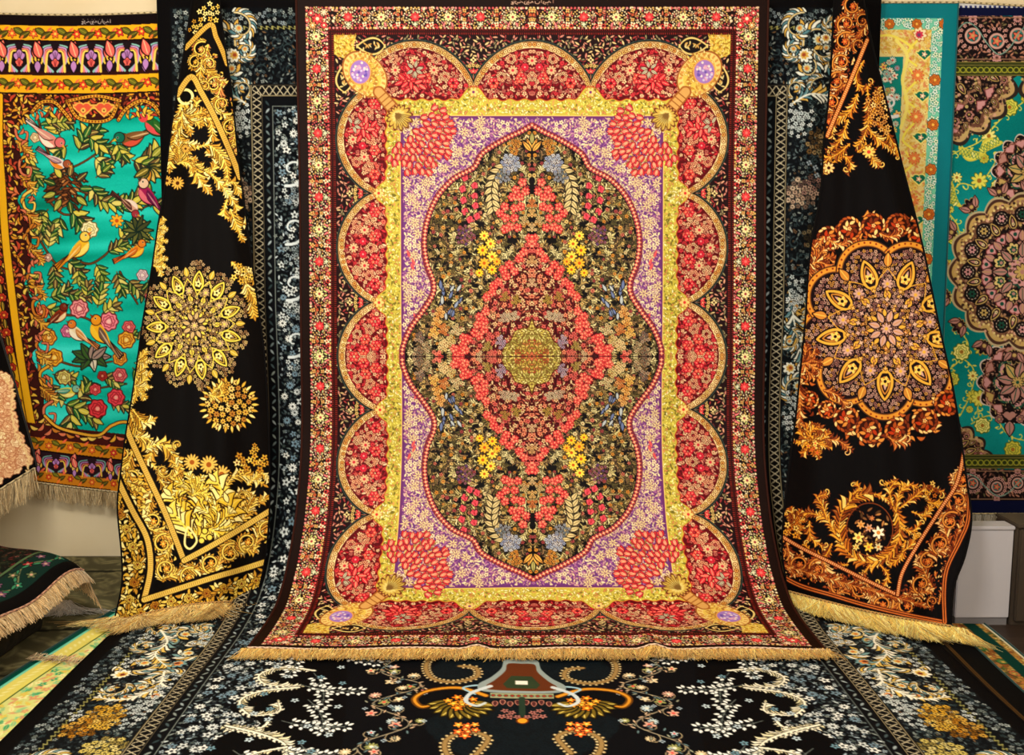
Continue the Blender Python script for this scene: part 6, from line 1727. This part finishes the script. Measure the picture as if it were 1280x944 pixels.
t, P = drape('copper_black_rug', 'black rug with copper orange scrolls and a lobed medallion, hanging right of centre', design_copper(), copL, copR,
             lambda a: -22 + 0 * a, lambda a: 739 + 44 * a + 4 * np.sin(a * pi), lambda a, b, px, py: 4.06 - (.46 + .35 * a) * b + fold(a, b, .07), 400, 1300, M_BLACK)
e = P[-1, ::5]
e = np.concatenate([e, [e[-1] + [.05, -.03, .0]]])
fringe('fringe', e, np.array([(.15, -.75, -.4), (.1, -.75, -.4), (.4, -.6, -.4)]), .11, 1900, [C(255, 226, 120), C(244, 204, 96), C(255, 240, 160), C(220, 176, 80)], t, 33, thick=.0016, mess=.5, ground=.04, clump=9, nr=6)

# ---------------------------------------------------------------------------
#  GREEN RUG on a folded pile, lower left
# ---------------------------------------------------------------------------
Bc = atz(103, 701, .25); E1 = atz(0, 768, .235); E2 = atz(0, 672, .27)
d1 = (E1 - Bc); d1 /= np.linalg.norm(d1); d2 = (E2 - Bc); d2 /= np.linalg.norm(d2)
a, b = np.meshgrid(np.linspace(0, .95, 420), np.linspace(0, .75, 330))
P = Bc[None, None] + d1 * a[..., None] + d2 * b[..., None]
P[..., 2] += .012 * np.sin(a * 14) * np.exp(-b * 3) + .015 * np.sin(b * 9) - .02 * np.exp(-b / .03) - .02 * np.exp(-a / .05)
cv = design_green()
t = thing('green_rug', 'dark green floral rug with long beige fringe on a pile at lower left', 'rug', (float(Bc[0]), float(Bc[1]), 0))
cloth('pile', P, cv.sample(a * 250, 200 - b * 250), M_WOOL, t)
e = P[0, ::5]
tube('edge_binding', e + [0.002, 0, .004], .004, M_FR, t, C(200, 150, 120), twist=C(90, 50, 40))
nrm = np.array([-d1[1], d1[0], 0]); nrm = nrm if nrm[0] > 0 else -nrm
fringe('fringe', e, (nrm[0] * .75, nrm[1] * .75 - .1, -.5), .052, 1000, [C(214, 180, 126), C(196, 160, 104), C(226, 200, 150), C(170, 134, 84)], t, 41, thick=.0016, mess=.3, down=.35, clump=7, nr=6)
e = P[::6, 0][:16]
fringe('fringe', e + [.01, .0, -.01], (.25, .0, -.95), .12, 700, [C(206, 170, 116), C(186, 150, 100)], t, 42, thick=.0016, mess=.25, clump=7, nr=6)
# folded rugs under it
pl = plain('dark_folded_wool', (26, 24, 20), (44, 38, 30), .9, 30, .2)
for i, (z0, z1, ins, lb) in enumerate(((.006, .115, .16, 'lowest dark folded rug under the green fringed rug'), (.117, .222, .13, 'upper dark folded rug directly beneath the green fringed rug'))):
    q0 = Bc + d1 * ins + d2 * ins
    n_ = 40; th = (z1 - z0) / 2
    ang = np.linspace(-pi / 2, pi / 2, 15)
    rows = []
    prof_ = [(.62, z0)] + [(-th * cos(x) * .9, (z0 + z1) / 2 + th * sin(x)) for x in ang] + [(.62, z1)]
    for aa in np.linspace(0, .8, n_):
        rows.append([q0 + d1 * aa + d2 * (pp[0] + .004 * sin(aa * 20)) - [0, 0, q0[2] + (d1 * aa + d2 * pp[0])[2]] + [0, 0, pp[1]] for pp in prof_])
    G_ = np.array(rows)
    me = raw_mesh('folded_rug', (G_ - [q0[0], q0[1], 0]), np.vstack([grid_faces(n_, len(prof_))]))
    o = link('folded_rug', me, pl); o.location = (q0[0], q0[1], 0)
    tag(o, lb, 'rug')
# loose pale tassel on the carpet
c = atz(70, 768, .0)
t = thing('fringe_tassel', 'pale loose bundle of fringe yarn on the olive carpet', 'tassel', (float(c[0]), float(c[1]), 0))
e = np.array([c + [-.03, .06, .035], c + [.03, .07, .03]])
o1 = fringe('yarn', e, (.05, -.75, -.25), .15, 3000, [C(240, 226, 206), C(220, 204, 186), C(250, 240, 224)], t, 51, thick=.0015, mess=.6, ground=.008, nr=7)

# ---------------------------------------------------------------------------
#  RIGHT: white plinth and dark panelled cabinet under the wall rug
# ---------------------------------------------------------------------------
M_WHITE = plain('white_lacquer', (176, 172, 176), (190, 186, 188), .35, 2., spec=.5)
M_WOOD = plain('dark_wood', (58, 48, 38), (88, 74, 58), .55, 5., .06, mapping=(1, 1, .25))
pr0 = atz(1193, 782, 0); pr1 = atz(1260, 782, 0)
Yp0 = float(pr1[1])
pt_ = thing('low_partition', 'low white partition standing on the floor beneath the teal medallion rug', 'partition', (float((pr0[0] + pr1[0]) / 2), Yp0 + .04, 0))
box('panel', pr0[0], Yp0, .03, pr1[0], Yp0 + .07, .375, M_WHITE, pt_, .003, loc=pt_.location)
box('cap_rail', pr0[0] - .002, Yp0 - .005, .3755, pr1[0] + .002, Yp0 + .075, .39, M_WHITE, pt_, .003, loc=pt_.location)
box('kickboard', pr0[0] + .004, Yp0 + .006, 0, pr1[0] - .004, Yp0 + .065, .0295, plain('grey_kick', (110, 106, 106)), pt_, loc=pt_.location)
cx0 = float(pr1[0]) + .006
cb = thing('cabinet', 'dark brown panelled wooden cabinet at the right edge below the wall rug', 'cabinet', (cx0 + .3, Yp0 + .08, 0))
box('carcass', cx0, Yp0 + .002, 0, cx0 + .62, Yp0 + .15, .385, M_WOOD, cb, .003, loc=cb.location)
box('top_panel', cx0 - .002, Yp0 - .014, .3855, cx0 + .626, Yp0 + .152, .40, M_WOOD, cb, .003, loc=cb.location)
for i in range(2):
    dx = cx0 + .01 + i * .302
    dr = box('door', dx, Yp0 - .016, .02, dx + .296, Yp0 + .0015, .38, M_WOOD, cb, .004, loc=cb.location)
    box('handle', dx + (.26 if i == 0 else .03), Yp0 - .03, .19, dx + (.27 if i == 0 else .04), Yp0 - .0165, .27, plain('aged_brass', (140, 110, 60), rough=.35), dr, .002, loc=cb.location)

# ---------------------------------------------------------------------------
#  LIGHT, CAMERA
# ---------------------------------------------------------------------------
def area(name, loc, target, size, power, col, sy=None):
    l = bpy.data.lights.new(name, 'AREA'); l.energy = power; l.color = col
    l.shape = 'RECTANGLE'; l.size = size; l.size_y = sy or size
    o = bpy.data.objects.new(name, l); COL.objects.link(o); o.location = loc
    import mathutils
    d = mathutils.Vector(target) - mathutils.Vector(loc)
    o.rotation_euler = d.to_track_quat('-Z', 'Y').to_euler()
    return o
area('key_light', (-.9, 1.2, 2.95), (.0, 4.1, 1.2), .9, 114, (1, .95, .87), .6)
area('fill_light', (1.2, .2, 2.8), (.3, 4.1, .9), 1.4, 55, (1, .94, .86), .8)
area('front_fill', (0, -1.2, 1.9), (0, 4.1, 1.0), 2.4, 46, (1, .96, .9), 1.4)
w = bpy.data.worlds.new('world'); SC.world = w; w.use_nodes = True
w.node_tree.nodes['Background'].inputs[0].default_value = (1, .95, .9, 1); w.node_tree.nodes['Background'].inputs[1].default_value = .2

cam = bpy.data.cameras.new('camera'); co_ = bpy.data.objects.new('camera', cam); COL.objects.link(co_)
cam.sensor_fit = 'HORIZONTAL'; cam.sensor_width = 36.; cam.lens = 36. * FPX / 1280.
co_.location = (0, 0, CAMH); co_.rotation_euler = (pi / 2 - PITCH, 0, 0)
cam.clip_start = .05
SC.camera = co_
SC.view_settings.view_transform = 'Standard'
SC.view_settings.look = 'None'
SC.view_settings.exposure = 0.; SC.view_settings.gamma = 1.
